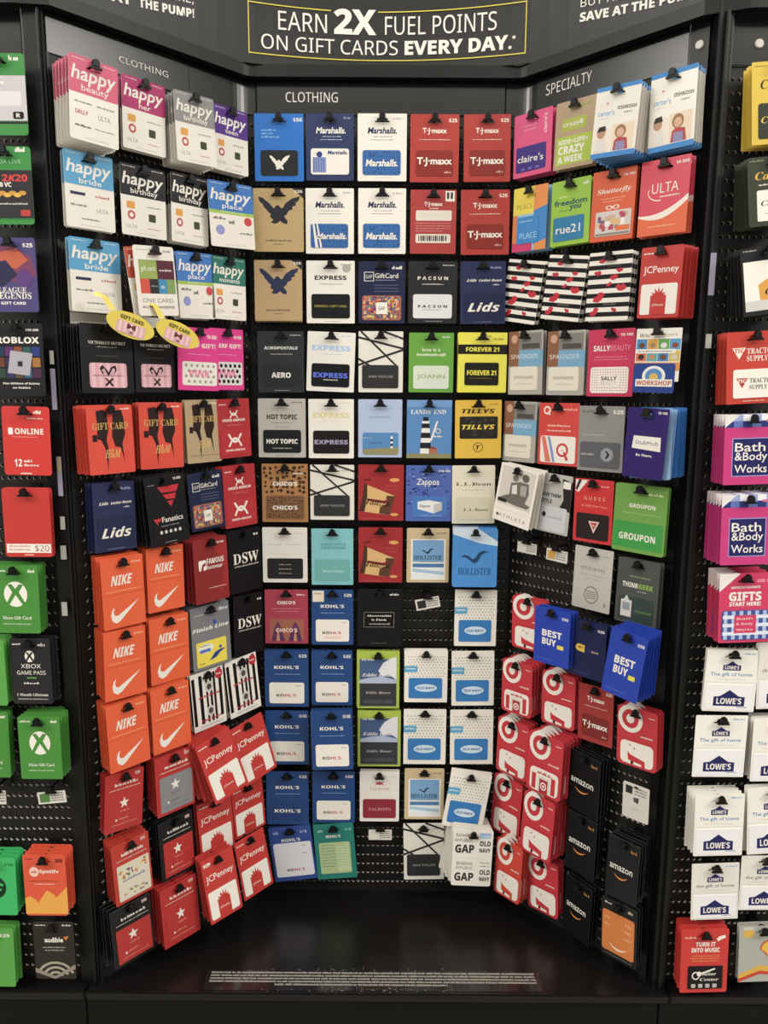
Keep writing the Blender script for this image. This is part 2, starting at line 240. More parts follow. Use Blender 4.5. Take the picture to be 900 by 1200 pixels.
DES={
'happy_beauty':happy('d9587a','beauty',logos=1),'happy_her':happy('b02068','her'),'happy_grey':happy('8b8a88','birthday'),'happy_teen':happy('55298a','teen'),
'happy_bride':happy('4b9fcd','bride',logos=2),'happy_bday':happy('1d1c21','birthday'),'happy_place':happy('3878c4','place','9cc23a',logos=3),'happy_moments':happy('1f7668','moments'),'happy_orange':happy('bf4526','gift'),
'onecard':(W,.05,[M(.08,.06,.38,.012,'777'),T('10-500',.82,.07,.03,'555','b',.2),R(.1,.2,.54,.47,'93a84e'),R(.54,.2,.97,.47,'5c2035'),R(.1,.47,.33,.68,'d2492f'),R(.33,.47,.55,.68,'2b2a2a'),R(.55,.47,.76,.68,'2f8cba'),R(.76,.47,.97,.68,'7f9a52'),T('gift card',.32,.33,.07,W,'f',.34),M(.6,.34,.9,.03,W),M(.36,.57,.52,.02,'aaa'),T('tb',.65,.58,.05,W,'f',.1),T('ONE CARD',.5,.78,.06,'6a665e','i',.76),T('ALL THE FAVORITES',.5,.875,.035,'3a3833','b',.8)]),
'vs':(K,.02,[T("VICTORIA'S SECRET",.5,.27,.045,'e0dbd2','s',.72),M(.3,.33,.7,.016,'a09a92'),M(.28,.46,.72,.008,'77726a'),Kd(.14,.56,.86,.92,'e0a3ae',.05)]+[R(.18+i*.14,.565,.25+i*.14,.915,'e8bcc4') for i in range(5)]+[M(.2,.74,.8,.03,'b0707c'),P([(.38,.72),(.33,.64),(.38,.59),(.47,.66),(.5,.7),(.55,.62),(.64,.59),(.66,.66),(.6,.74),(.63,.65),(.58,.63),(.5,.76),(.42,.64),(.37,.66),(.41,.72)],'1d1518'),P([(.42,.78),(.46,.78),(.6,.89),(.56,.9)],'1d1518'),P([(.56,.78),(.6,.79),(.45,.9),(.42,.88)],'1d1518')]),
'pink':('e0268a',.02,[T('10-500',.83,.13,.06,W,'b',.24),T('PERF GIFT!',.56,.28,.07,W,'b',.72),M(.25,.42,.8,.012,'f0a8cc'),Kd(.1,.54,.95,.92,W,.05),DT(.12,.56,.93,.9,6,4,.035,'9a9694'),T('PINK',.52,.73,.1,'e87fa0','b',.5)]),
'pinkdots':('e0268a',.02,[T('10-500',.83,.13,.05,W,'b',.24),T('PERF GIFT!',.56,.28,.07,W,'b',.76),M(.25,.42,.8,.012,'f0a8cc'),Kd(.1,.54,.95,.92,'d8d4d0',.05),DT(.12,.56,.93,.9,6,4,.045,'151214'),T('PINK',.52,.73,.1,'e87fa0','b',.5)]),
'hm':hm('e0432a'),'hmtan':hm('b39b74'),
'ua':('b01f28',.03,[M(.06,.09,.28,.02,W)]+ua(.5,.26,.13,W)+[T('UNDER ARMOUR',.5,.36,.045,W,'b',.7),M(.28,.44,.74,.03,'c8606a'),Kd(.06,.53,.96,.95,'b8242c',.05)]+ua(.5,.7,.22,W)+[T('UNDER ARMOUR',.5,.87,.035,W,'b',.6)]),
'lids':('252c55',.02,[T('Lids',.25,.3,.06,W,'x',.22,.15),T('Locker Room',.66,.3,.055,W,'x',.5,.15),M(.72,.37,.86,.02,W),M(.66,.1,.9,.035,'8f98c4'),Kd(.08,.5,.96,.95,'1f2649',.03),T('Lids',.52,.73,.2,W,'x',.72,.1),M(.3,.965,.7,.01,'8f98c4')]),
'fanatics':(K,.03,[M(.06,.11,.24,.012,'aaa'),T('15-500',.82,.06,.035,W,'b',.2),P([(.3,.15),(.85,.15),(.78,.25),(.4,.24)],'c8202c'),P([(.42,.27),(.76,.27),(.72,.35),(.5,.34)],'c8202c'),P([(.52,.37),(.68,.37),(.6,.46)],'c8202c'),Kd(.1,.52,.92,.93,'101013',.03),P([(.12,.6),(.32,.6),(.3,.64),(.22,.65),(.22,.7)],'c8202c'),T('Fanatics',.6,.63,.08,W,'f',.54),M(.3,.72,.75,.012,'aaa')]+[C(.28+i*.12,.81,.035,'cfcac0') for i in range(5)]+[M(.35,.965,.65,.01,'aaa')]),
'gap':('1b2344',.02,[M(.72,.1,.94,.05,W),R(.12,.17,.33,.32,W),R(.135,.18,.315,.31,'1b2344'),T('GAP',.225,.245,.06,W,'i',.14),T('GiftCard',.6,.23,.08,W,'f',.5),M(.36,.3,.8,.012,'aab'),R(.34,.38,.86,.384,'8890b0'),R(.34,.43,.86,.434,'8890b0'),R(.34,.48,.86,.484,'8890b0'),Kd(.08,.55,.92,.95,'a0604c',.05)]+rnd_rects(9,.09,.56,.91,.94,260,['e0942c','2f5f9a','c83a3a','6a2f6a','d8c050','dca08a','2b7f8a'],.055,.05)+[R(.38,.66,.62,.85,'e8e2d8'),T('GAP',.5,.755,.06,'2a2a34','i',.14)]),
'nike':nike(),
'famous':('8b1a1e',.03,[P([(.55,.12),(1,.1),(1,.75),(.7,.9),(.9,.5)],'9e2226'),T('FAMOUS',.63,.36,.085,W,'b',.5),T('footwear',.6,.45,.07,W,'f',.48),R(.14,.33,.36,.49,W,.03),P([(.2,.49),(.24,.4),(.34,.37),(.34,.42),(.28,.43),(.27,.49)],'8b1a1e'),T('10-500',.8,.09,.03,W,'b',.22),M(.4,.78,.92,.02,'d8a8a4')]),
'dsw':(BLK,.02,[T('DSW',.52,.45,.17,W,'s',.78),M(.16,.57,.9,.025,'bdb8b0'),M(.78,.09,.9,.05,W)]),
'finish':('77787c',.03,[M(.1,.13,.35,.012,'ddd'),M(.72,.1,.95,.05,'ddd'),T('Finish Line',.5,.36,.085,W,'x',.94),P([(.56,.28),(.62,.24),(.66,.3),(.6,.34)],'2a4fa8'),Kd(.1,.56,.88,.95,'e8d21e',.03),C(.34,.67,.2,'e6e2c8',.1),R(.18,.68,.46,.73,'4a6fc0'),M(.2,.62,.45,.03,'8a90b8'),P([(.42,.88),(.56,.77),(.7,.74),(.86,.74),(.7,.79),(.6,.85)],'22408f'),C(.72,.7,.035,'22408f'),M(.16,.9,.3,.02,'333')]),
'foot':(W,.02,[R(.24,.06,.34,.9,BLK),R(.44,.06,.74,.9,BLK),R(.5,.06,.56,.9,W),R(.63,.06,.67,.9,W),R(.84,.02,.93,.86,BLK),R(.03,.08,.12,.9,BLK),C(.86,.12,.12,'b8202c'),M(.78,.12,.94,.03,W),C(.54,.29,.13,'c8c4bc'),C(.54,.29,.07,'4a4845'),C(.54,.71,.12,'c8c4bc'),C(.54,.71,.07,'4a4845'),M(.2,.43,.86,.045,'b8202c'),M(.24,.84,.84,.045,'b8202c'),R(.18,.92,.9,.975,'d8d4cc'),M(.25,.94,.8,.01,'888')]),
'macy_red':macy(kind=0),'macy_grey':macy(kc='85858a',kind=1),'macy_black':macy(bg='141316'),'macy_celebrate':macy(bg='c0301f',kc='dcd2bc',kind=3),
'jcp':jcp(),'jcp25':jcp(v25=True),
'ae_blue':('0f6fc8',.02,[T('$50',.88,.09,.06,W,'b',.18),M(.14,.24,.44,.03,'7fb8e8'),M(.14,.29,.38,.03,'7fb8e8'),M(.14,.34,.5,.03,'7fb8e8'),Kd(.12,.54,.88,.92,'1d2024',.05),P(xf(EAGLE,.5,.73,.2),W)]),
'ae_tan':eagle('bd9f68','292a33'),'ae_tan2':eagle('b8986a','2b3350'),
'marsh_navy':('28355f',.02,[T('Marshalls.',.52,.25,.09,W,'F',.62,.2),M(.34,.34,.74,.014,'c8ccd8'),M(.3,.385,.76,.014,'c8ccd8'),M(.78,.06,.94,.04,'8a90a8'),Kd(.1,.52,.9,.91,W,.05),T('Marshalls.',.66,.58,.055,'2b3a78','F',.42,.2),R(.14,.65,.42,.88,'8a98c4')]+stripes(0,5,.15,.41,.66,.87,'5c6fae',True)+[C(.28,.61,.06,'2b3a78',hole=1),P([(.2,.6),(.12,.56),(.26,.62)],'2b3a78')]),
'marsh':(W,.02,[T('Marshalls.',.5,.25,.09,'1d2a55','F',.6,.2),M(.32,.34,.7,.014,'6d7080'),M(.26,.385,.74,.014,'6d7080'),M(.72,.07,.94,.04,'b8b2a8'),Kd(.1,.54,.88,.91,'2f66a8',.05)]+blobs(4,.11,.55,.87,.9,9,6,.025,'1f4f8c')+[T('Marshalls.',.49,.73,.1,W,'F',.66,.2),M(.35,.95,.7,.01,'aaa')]),
'marsh_stripe':(W,.02,[T('Marshalls.',.5,.25,.09,'1d2a55','F',.6,.2),M(.32,.34,.7,.014,'6d7080'),M(.26,.385,.74,.014,'6d7080'),M(.78,.06,.94,.04,'b8b2a8'),Kd(.1,.54,.88,.91,'2f66a8',.05)]+blobs(5,.11,.55,.87,.9,9,6,.025,'1f4f8c')+[P([(.14,.54),(.18,.54),(.26,.91),(.2,.91)],W),P([(.22,.54),(.25,.54),(.34,.91),(.3,.91)],W),T('Marshalls.',.54,.73,.09,W,'F',.62,.2)]),
'tj':tj(),'tj_dark':tj('a32a26','7d1f1a'),
'tj_back':('ab3430',.02,[R(.76,.02,.96,.18,W),R(.79,.04,.84,.14,'3a3a3a'),R(.87,.04,.92,.14,'3a3a3a'),T('T·J·maxx',.5,.23,.06,W,'F',.4),M(.42,.29,.6,.02,W),R(.12,.32,.9,.48,'dcd2c4',.03),M(.2,.39,.8,.006,'999'),M(.12,.52,.88,.014,'d89a90'),M(.12,.56,.88,.014,'d89a90'),M(.12,.6,.88,.014,'d89a90'),M(.12,.64,.7,.014,'d89a90'),R(.12,.69,.88,.83,'dcd2c4',.03)]+[R(.18+i*.045,.715,.18+i*.045+.02+.008*(i%3),.8,'2b2b2b') for i in range(14)]),
'express':two('e6e1d6','EXPRESS','26262a','141417','EXPRESS / GIFT CARD','c9b23c',f='B',f2='i',tw=.66,kw=.66,kh=.035,th=.07,extra=(C(.83,.12,.09,'a8a49a'),)),
'express_blue':two('e6e1d6','EXPRESS','9cc0e6','0e0e14','EXPRESS','5f73e8',f='B',tw=.8,kw=.72,th=.09,kh=.085,extra=(M(.35,.8,.65,.02,W),)),
'express_gold':two('e6e1d6','EXPRESS','d8cf8e','191014','EXPRESS','9a9ab8',f='B',tw=.8,kw=.74,th=.09,kh=.075),
'pacsun':two('242426','P A C S U N','d8d4cc','d9d9d8','P A C S U N','3a3a3a',f='B',tw=.62,kw=.6,th=.055,kh=.045,extra=(M(.3,.36,.66,.014,'b8b4ac'),M(.3,.78,.66,.014,'77746e'))),
'aero':two('2b2d31','AÉROPOSTALE','d8d6d0','24262a','AERO','e0ded8',f='B',tw=.72,kw=.42,th=.05,kh=.09,ky1=.9),
'ann':('ddd8cc',.02,slashes('2b2b2b')+[M(.7,.1,.92,.02,'aaa'),Kd(.08,.55,.9,.93,'2d2d2f',.04),T('ANN TAYLOR',.5,.74,.04,'a8a59e','i',.56)]),
'joann':('5fa02c',.02,[T('love is a',.5,.28,.06,W,'f',.4,0),T('handmade gift',.5,.37,.06,W,'x',.66),M(.74,.07,.92,.025,W),Kd(.1,.55,.9,.94,'cfd6c4',.05),T('JOANN',.5,.74,.09,'8aa858','f',.62)]),
'f21':('e6dd1c',.02,[M(.55,.06,.68,.02,'888'),T("10-500",.82,.11,.04,'77731c','b',.2),R(0,.2,1,.36,'1b1a12'),T('FOREVER 21',.5,.28,.075,'e6dd1c','B',.68),Kd(.14,.5,.84,.88,'1b1a12',.04),T('FOREVER 21',.49,.67,.085,'e6dd1c','B',.6),M(.25,.76,.72,.012,'8c8830')]),
'hottopic':two('b5b1a8','HOT TOPIC','2a2a2a','16171a','HOT TOPIC',W,f='B',tw=.64,kw=.66,th=.085,kh=.08,ty=.31,extra=(M(.3,.84,.7,.02,'b8b4ac'),M(.35,.48,.65,.014,'6d6a64'))),
'le_card':('a9bbd8',.02,[M(.24,.3,.74,.04,'8fa6cc'),Kd(.1,.57,.92,.95,'4d86bd',.05),P([(.1,.86),(.5,.84),(.92,.82),(.92,.93),(.88,.95),(.14,.95),(.1,.92)],'8f8a5c'),R(.74,.63,.79,.84,'e6e2da'),R(.74,.68,.79,.72,'222'),R(.74,.76,.79,.8,'222'),T("LANDS' END",.4,.75,.03,'2c4a78','s',.3),M(.1,.66,.3,.01,W)]),
'le_light':('4f86c0',.02,[R(0,0,1,.12,'6a98cc'),T("LANDS' END",.48,.2,.08,W,'s',.78),P([(.3,.92),(.34,.36),(.5,.36),(.55,.92)],'e2dfd8'),P([(.335,.4),(.505,.4),(.515,.48),(.328,.48)],'1f1f26'),P([(.32,.56),(.522,.56),(.53,.65),(.312,.65)],'1f1f26'),P([(.306,.73),(.537,.73),(.545,.83),(.302,.83)],'1f1f26'),R(.36,.29,.48,.36,'1f1f26'),R(0,.92,1,1,'8a8458'),R(.5,.84,.68,.93,'a86a50'),P([(.48,.84),(.58,.79),(.7,.84)],'8a3f34'),P([(.66,.36),(.7,.36),(.56,.7),(.52,.7)],W),M(.6,.62,.8,.03,W),C(.7,.53,.06,W),C(.7,.53,.045,'4f86c0')]),
'tillys':('e0b416',.02,[T('TILLYS',.5,.19,.075,'1b1710','x',.72),M(.74,.07,.93,.03,'8a6f18'),Kd(.1,.28,.92,.66,'23211d',.03)]+rnd_rects(2,.12,.3,.9,.64,40,['45423a','35322b'],.1,.03)+[T('TILLYS',.5,.46,.08,'e6c832','x',.72),C(.5,.81,.11,'1b1710'),C(.5,.81,.095,'e0b416'),T('T',.5,.81,.07,'1b1710','x',.1)]),
'chicos_leo':('a9753e',.02,blobs(1,.02,.02,.98,.52,8,6,.05,'3b2618')+[Kd(.08,.54,.92,.95,'7d5733',.04)]+blobs(2,.1,.56,.9,.93,14,8,.022,'3b2618')+[T("CHICO'S",.5,.34,.07,W,'B',.54),T("CHICO'S",.5,.75,.07,W,'B',.54),M(.68,.16,.9,.03,W)]),
'taliz':('a01e22',.02,[M(.12,.26,.28,.05,'5d1216'),C(.8,.27,.11,'dc9a4a',.045),M(.6,.37,.9,.01,'c86a64'),M(.58,.44,.9,.01,'c86a64'),P([(.13,.31),(.17,.35),(.82,.56),(.68,.9),(.02,.83),(.1,.55)],'d2a868'),P([(.13,.31),(.1,.55),(.02,.83),(.14,.84),(.2,.56),(.2,.36)],'4a2c1c'),P([(.46,.87),(.48,.76),(.62,.7),(.62,.55),(.82,.56),(.68,.9)],'5a3a24'),P([(.2,.6),(.56,.64),(.78,.6),(.6,.69),(.2,.64)],'7a1a1c'),T('Talizza',.43,.68,.15,'1d1210','e',.54,.1,-.1),C(.8,.89,.09,'dc9a4a',.035),M(.1,.965,.5,.01,'c86a64')]),
'zappos':('4a64b0',.02,rnd_rects(11,.02,.03,.98,.9,90,['24346f','2d4288','7f92cc','1c2b63'],.07,.035)+[T('Zappos',.48,.31,.11,W,'f',.5,.1),T('$10-200',.84,.1,.04,W,'b',.26),Kd(.14,.55,.92,.93,'3f74bc',.05),P([(.26,.65),(.5,.62),(.8,.66),(.8,.8),(.62,.86),(.26,.78)],'dcdcd8'),P([(.62,.7),(.8,.66),(.8,.8),(.62,.86)],'b8b8b6'),T('Zappos',.42,.73,.05,'3a3f58','f',.24),M(.3,.895,.8,.015,'9fb8dc')]),
'llbean':('dcd5bd',.02,[T('L.L.Bean',.5,.32,.085,'3b4034','s',.82),M(.25,.42,.78,.012,'8f8c78'),Kd(.08,.54,.92,.94,'d2cbae',.05),T('L.L.Bean',.56,.76,.07,'55574a','s',.58)]),
'whbm':('ded8cf',.03,[M(.14,.31,.42,.014,'a8a29a'),M(.52,.31,.86,.014,'a8a29a'),M(.2,.48,.8,.008,'b8b2aa'),M(.7,.1,.9,.02,'aaa'),Kd(.1,.56,.9,.93,'1b1b1d',.04),M(.36,.67,.64,.02,'a8a59e'),M(.36,.75,.64,.02,'a8a59e'),M(.36,.83,.64,.02,'a8a59e')]),
'teal':('74bcc0',.02,[T('GREAT STYLE',.52,.28,.045,'4f8f94','B',.6),T('EVERYWHERE',.52,.34,.045,'4f8f94','B',.6),M(.2,.49,.84,.008,'9ad0d2'),Kd(.08,.54,.92,.93,'62aaa6',.04),T('maurices',.52,.75,.06,'a8d4ce','f',.5),M(.3,.965,.6,.01,'4f8f94')]),
'hollister':('c9b287',.03,[M(.7,.09,.95,.035,'8a7a5a'),R(.1,.2,.92,.95,W),R(.14,.22,.88,.62,'6fa0cc'),P(xf(GULL,.5,.43,.15),'26303c'),T('HOLLISTER',.5,.54,.085,'26303c','s',.66),M(.32,.615,.7,.014,'4a5058'),R(.14,.65,.88,.72,'3f79ac'),R(.14,.72,.88,.93,'dfe4e4'),P([(.14,.74),(.88,.8),(.88,.86),(.14,.8)],'9fc0d6')]),
'hollister_blue':('3d8bd2',.05,[P([(0,0),(.55,0),(1,.22),(1,.3),(.6,.25),(0,.1)],'c8d8e4'),T('$25',.84,.1,.05,'4f86b8','b',.14),P(xf(GULL,.5,.5,.32),'1f4068'),T('HOLLISTER',.5,.73,.12,'1f4a7c','s',.74)]),
'chicos_red':('a8324a',.02,[T("CHICO'S",.5,.24,.06,W,'B',.42),M(.16,.35,.86,.014,'d890a0'),M(.22,.4,.8,.014,'d890a0'),M(.74,.09,.93,.03,W),Kd(.1,.54,.9,.95,'a05a44',.04),P([(.14,.95),(.22,.7),(.3,.58),(.38,.72),(.46,.95)],'5c2a5c'),P([(.54,.95),(.62,.72),(.7,.58),(.78,.7),(.86,.95)],'5c2a5c'),P([(.26,.95),(.3,.66),(.34,.95)],'c8885a'),P([(.66,.95),(.7,.66),(.74,.95)],'c8885a'),T("CHICO'S",.5,.75,.07,'e6c8c0','B',.5)]),
'kohls25':kohls(),'kohls50':kohls('$50'),'kohls_range':kohls('$5-500'),'kohls_stick':kohls(stick=True,k0=.54),'kohls_navy':kohls(card='163f78',k0=.56,k1=.92),
'kohls45':('2b4a92',.03,[T("KOHL'S",.5,.25,.055,W,'b',.44),T('$45',.82,.12,.05,'b8c4e4','b',.16),M(.1,.1,.22,.06,'8a9cd0'),Kd(.06,.3,.96,.92,'dcdae0',.05),M(.74,.36,.86,.03,'9a96a0'),M(.74,.5,.86,.03,'9a96a0'),T('KO',.4,.8,.05,'2a2038','b',.16),T("HL'S",.62,.8,.05,'c6283a','b',.24)]),
'tealgreen':('137a6e',.03,[T("KOHL'S",.48,.23,.05,W,'b',.36),T('$45',.86,.12,.05,'8ac4ba','b',.16),M(.1,.12,.24,.05,'8ac4ba'),Kd(.1,.34,.88,.9,'a8bc84',.04)]+[M(.15,.38+i*.055,.5,.02,'5c8a6c') for i in range(8)]+[R(.54,.38,.83,.86,'b8ca98')]+[M(.56,.4+i*.05,.8,.014,'6c9a7c') for i in range(8)]),
'af':(BLK,.02,[M(.72,.09,.92,.035,W),R(.14,.4,.82,.66,'a8a59e'),R(.146,.405,.814,.655,BLK),T('Abercrombie',.48,.46,.05,W,'s',.56),T('& Fitch',.48,.53,.05,W,'s',.34),M(.26,.6,.72,.03,'a8a59e'),M(.3,.94,.66,.01,'77746e')]),
'oldnavy':oldnavy(),
'eddie':('a3b82e',.02,[Kd(.06,.1,.93,.96,'3d5a86',.02),P([(.5,.34),(.62,.2),(.8,.12),(.93,.1),(.93,.5),(.75,.4),(.6,.44)],'d8d8da'),P([(.06,.5),(.3,.46),(.6,.44),(.93,.5),(.93,.56),(.06,.56)],'a8b4cc'),T('$5-500',.26,.15,.035,W,'b',.3),T('Eddie Bauer',.5,.41,.085,W,'e',.76),R(.07,.56,.92,.955,'35363a'),T('Eddie Bauer',.5,.72,.065,'b8b4ac','e',.6),T('ADVENTURE',.5,.88,.06,'55565a','B',.7)]),
'talbots':('e2dcd2',.03,[P(xf([(-1,-.3),(-.3,-.1),(0,-.35),(.3,-.1),(1,-.3),(.6,.1),(1,.5),(.2,.3),(0,.55),(-.2,.3),(-1,.5),(-.6,.1)],.5,.23,.12),'b83a44'),T('TALBOTS',.5,.35,.05,'b89a8c','s',.5),M(.8,.1,.92,.02,'aaa'),R(.02,.51,.98,.513,'b8b0a4'),Kd(.08,.55,.92,.93,'8c1f2e',.05),T('TALBOTS',.5,.75,.055,'c8908c','s',.58)]),
'gapmulti':(W,.05,[T('BANANA',.27,.1,.06,'33302c','i',.4),T('REPUBLIC',.28,.19,.055,'33302c','i',.46),T('GAP',.3,.34,.15,'33302c','B',.48),R(.66,.05,.94,.15,'a9c4de'),M(.68,.07,.92,.02,'5f8cb8'),T('OLD',.81,.24,.09,'33302c','B',.28),T('NAVY',.81,.36,.075,'33302c','B',.28),R(.1,.5,.8,.503,'b8b2a8'),T('BANANA',.32,.6,.06,'33302c','i',.4),T('REPUBLIC',.32,.68,.05,'33302c','i',.42),T('GAP',.32,.84,.15,'33302c','B',.48),M(.7,.58,.94,.02,'77746e'),M(.7,.64,.94,.02,'77746e'),T('OLD',.84,.75,.09,'33302c','B',.26),T('NAVY',.84,.87,.075,'33302c','B',.26)]),
'claires':('dd4a7e',.03,[M(.25,.2,.6,.02,'f0a8c0'),M(.25,.26,.6,.02,'f0a8c0'),T("claire's",.82,.23,.06,W,'f',.4,0,math.pi/2),Kd(.08,.52,.86,.92,'3d2a80',.04),T("claire's",.46,.72,.11,W,'f',.68,0,-.05),T('x x x',.46,.88,.05,'8a80c8','f',.5)]),
'crazy8':('b09672',.02,[R(.16,.26,.78,.44,'a8b43a',.02),T('crazy8',.45,.35,.07,W,'f',.5),R(.06,.52,.94,.94,'a8c22c',.02),T('KIDS+LIFE=',.48,.6,.07,W,'B',.74),T('CRAZY',.44,.72,.12,W,'B',.66),T('A WEEK',.42,.86,.1,W,'B',.64),M(.62,.1,.93,.05,'8fa43a')]),
'carters':carters(),
'place':('8fc0dc',.03,[P([(0,0),(.62,0),(.6,.42),(0,.42)],'e2cc2a'),P([(.62,0),(1,0),(1,.35),(.6,.4)],'e08a3a'),T("PLACE",.34,.3,.08,'8a8a2c','i',.46),P([(.62,.38),(1,.32),(1,.85),(.64,.92)],'2f86c8'),P([(0,.82),(.6,.88),(.6,1),(0,1)],'cf2f6a'),P([(.66,.9),(1,.84),(1,1),(.66,1)],'e08a3a'),R(0,.42,.14,.86,'d9783a'),Kd(.14,.46,.78,.88,'2f86c8',.04),M(.2,.53,.6,.02,'a8d0ea'),T('PLACE',.48,.76,.09,'a8d0ea','i',.5)]),
'rue21':('8fbe1e',.03,[M(.2,.25,.45,.03,'d0de8a'),T('freedom',.5,.34,.085,'1b5a5a','F',.84),T('you',.62,.44,.085,'1b5a5a','F',.3),M(.2,.46,.45,.03,'6a9a2c'),M(.8,.09,.94,.05,W),Kd(.07,.56,.86,.93,'1679a8',.04),T('rue21',.46,.75,.13,W,'f',.62)]),
'shutterfly':('d9541c',.02,[T('Shutterfly',.5,.3,.1,W,'e',.78),M(.22,.4,.78,.012,'f0b890'),M(.28,.44,.72,.012,'f0b890'),C(.42,.53,.08,W,.04),C(.42,.53,.05,'d9541c',.025),C(.58,.53,.08,W,.04),C(.58,.53,.05,'d9541c',.025),T('10-100',.84,.1,.035,W,'b',.26),Kd(.12,.58,.94,.93,'ccc4bc',.03)]+rnd_rects(8,.14,.6,.9,.88,22,['b8405c','4a6a8a','e6e2dc','d8b070','7a5a80','c8a890'],.14,.09)+[R(.6,.8,.92,.87,'e06a24'),R(.14,.89,.92,.92,'8a8078')]),
'ulta':('d63a54',.02,[T('10-500',.84,.08,.04,W,'b',.26),T('ULTA',.52,.38,.13,W,'i',.54),M(.42,.49,.82,.025,W),P([(.2+.0*q,.42) for q in ()]+[(.42-.25*math.cos(a),.42+.13*math.sin(a)) for a in [i*.22-.3 for i in range(10)]]+[(.42-.235*math.cos(a),.42+.115*math.sin(a)) for a in [i*.22-.3 for i in range(9,-1,-1)]],W),P([(i/8,.72+.03*math.sin(i/8*3.14)-.22*(i/8)**2) for i in range(9)]+[(i/8,.745+.08*math.sin(i/8*3.14)-.17*(i/8)**2) for i in range(8,-1,-1)],'ece0d4'),P([(i/8,.745+.08*math.sin(i/8*3.14)-.17*(i/8)**2) for i in range(9)]+[(1,1),(0,1)],'e2622e'),M(.22,.88,.78,.018,'f0b890')]),
'sephora':sephora(),
'spa':spa(),
'sally':('c81e52',.02,[T('10-100',.82,.09,.04,W,'b',.26),T('SALLY',.3,.28,.085,W,'b',.36),T('BEAUTY',.7,.28,.08,'e88aa4','i',.42),M(.16,.41,.84,.014,'e88aa4'),M(.14,.45,.88,.014,'e88aa4'),Kd(.08,.56,.9,.95,W,.06),DT(.1,.58,.88,.93,14,9,.012,'b83a5c',0),R(.28,.68,.7,.84,W),T('SALLY',.49,.73,.06,'4a3438','b',.34),T('BEAUTY',.49,.8,.05,'b8a0a8','i',.34)]),
'workshop':(W,.02,[M(.08,.13,.3,.06,'9a948a'),M(.62,.12,.92,.05,'b8b2a8')]+[R(.02+(i%4)*.245,.2+(i//4)*.22,.255+(i%4)*.245,.4+(i//4)*.22,['3f8ac4','d8a02c','5fa04a','4a9ad0','d86a3a','4fa8b0','3f7fc0','d0b030'][i]) for i in range(8)]+[C(.14+(i%4)*.245,.32+(i//4)*.22,.07,['6a4428','a8805a','d8d4cc','8a4a30','3a2c24','b88a5a','6a4a30','c8c0b4'][i]) for i in range(8)]+[R(0,.39,.9,.47,'e6e2da'),M(.06,.43,.82,.02,'55524c'),R(0,.64,1,.8,'d88a3a'),Kd(0,.66,.92,1.22,'1f3f8c',.05),C(.46,.9,.26,'e6e2da'),C(.46,.9,.19,'4a8ac4'),C(.46,.92,.1,'d8b04a'),R(.06,.96,.88,1.1,W),T('WORKSHOP',.47,1.03,.09,'b8542c','b',.78)]),
'q':('d2382e',.02,[C(.2,.12,.09,W),C(.2,.12,.055,'d2382e'),P([(.22,.14),(.25,.13),(.29,.19),(.26,.2)],W),M(.6,.1,.95,.035,'f0a89c'),M(.22,.36,.8,.03,'f4c8c0'),M(.22,.44,.8,.03,'f4c8c0'),Kd(.06,.53,.94,.96,W,.05),P([(.08,.54),(.18,.54),(.34,.95),(.2,.95)],'d8705c'),P([(.24,.54),(.3,.54),(.4,.8),(.44,.95),(.38,.95)],'7f94c0'),C(.62,.75,.15,'c8343a'),C(.62,.75,.1,W),P([(.64,.79),(.68,.77),(.78,.9),(.72,.92)],'c8343a'),M(.58,.75,.66,.02,'c8343a')]),
'grey25':('8a8985',.02,[M(.06,.08,.34,.05,'6a6966'),T('$25',.86,.09,.065,W,'b',.22),M(.1,.44,.6,.02,'b8b6b0'),Kd(.06,.55,.94,.95,'5b5c60',.05),C(.66,.74,.14,'8f959c'),P([(.62,.68),(.66,.68),(.72,.74),(.66,.8),(.62,.8),(.67,.74)],'22262c'),M(.08,.74,.38,.04,'a8a8a8')]),
'stubhub':('2a1566',.03,[T('10-100',.84,.06,.035,W,'b',.22),P([(.2,.4),(.86,.4),(.88,.6),(.18,.58)],W),T('StubHub',.53,.49,.08,'3a2f80','i',.56),T('Be There.',.5,.67,.05,W,'b',.4)]),
'athleta':(W,.02,[R(.06,.04,.94,.7,'cfc9be'),C(.44,.2,.08,'7d7670'),C(.7,.16,.09,'5f5954'),P([(.28,.64),(.1,.6),(.22,.54),(.34,.5),(.34,.3),(.5,.26),(.58,.24),(.8,.24),(.84,.42),(.78,.58),(.92,.6),(.86,.66),(.5,.66)],'6d6761'),P([(.38,.34),(.5,.3),(.54,.46),(.4,.48)],'dcd6cc'),P([(.6,.3),(.76,.28),(.78,.46),(.62,.46)],'a8a19a'),R(.06,.6,.3,.66,'24211f'),R(.08,.78,.9,.783,'a8a29a'),T('A T H L E T A',.52,.89,.055,'55514b','i',.72),C(.12,.89,.035,'55514b')]),
'style':('b5b3ad',.02,[P([(.7,.06),(1,.1),(1,.6),(.66,.58),(.78,.42)],'242424'),R(.74,.1,.96,.22,W),M(.12,.2,.5,.02,'8a8882'),C(.12,.2,.03,'222'),T('GIVE THEM',.4,.36,.06,'3a3936','B',.6),T('STYLE',.27,.47,.07,'3a3936','B',.34),Kd(.04,.55,.92,.97,'c4c6c8',.05),C(.24,.7,.06,'222'),M(.34,.73,.8,.03,'9a9a9a')]),
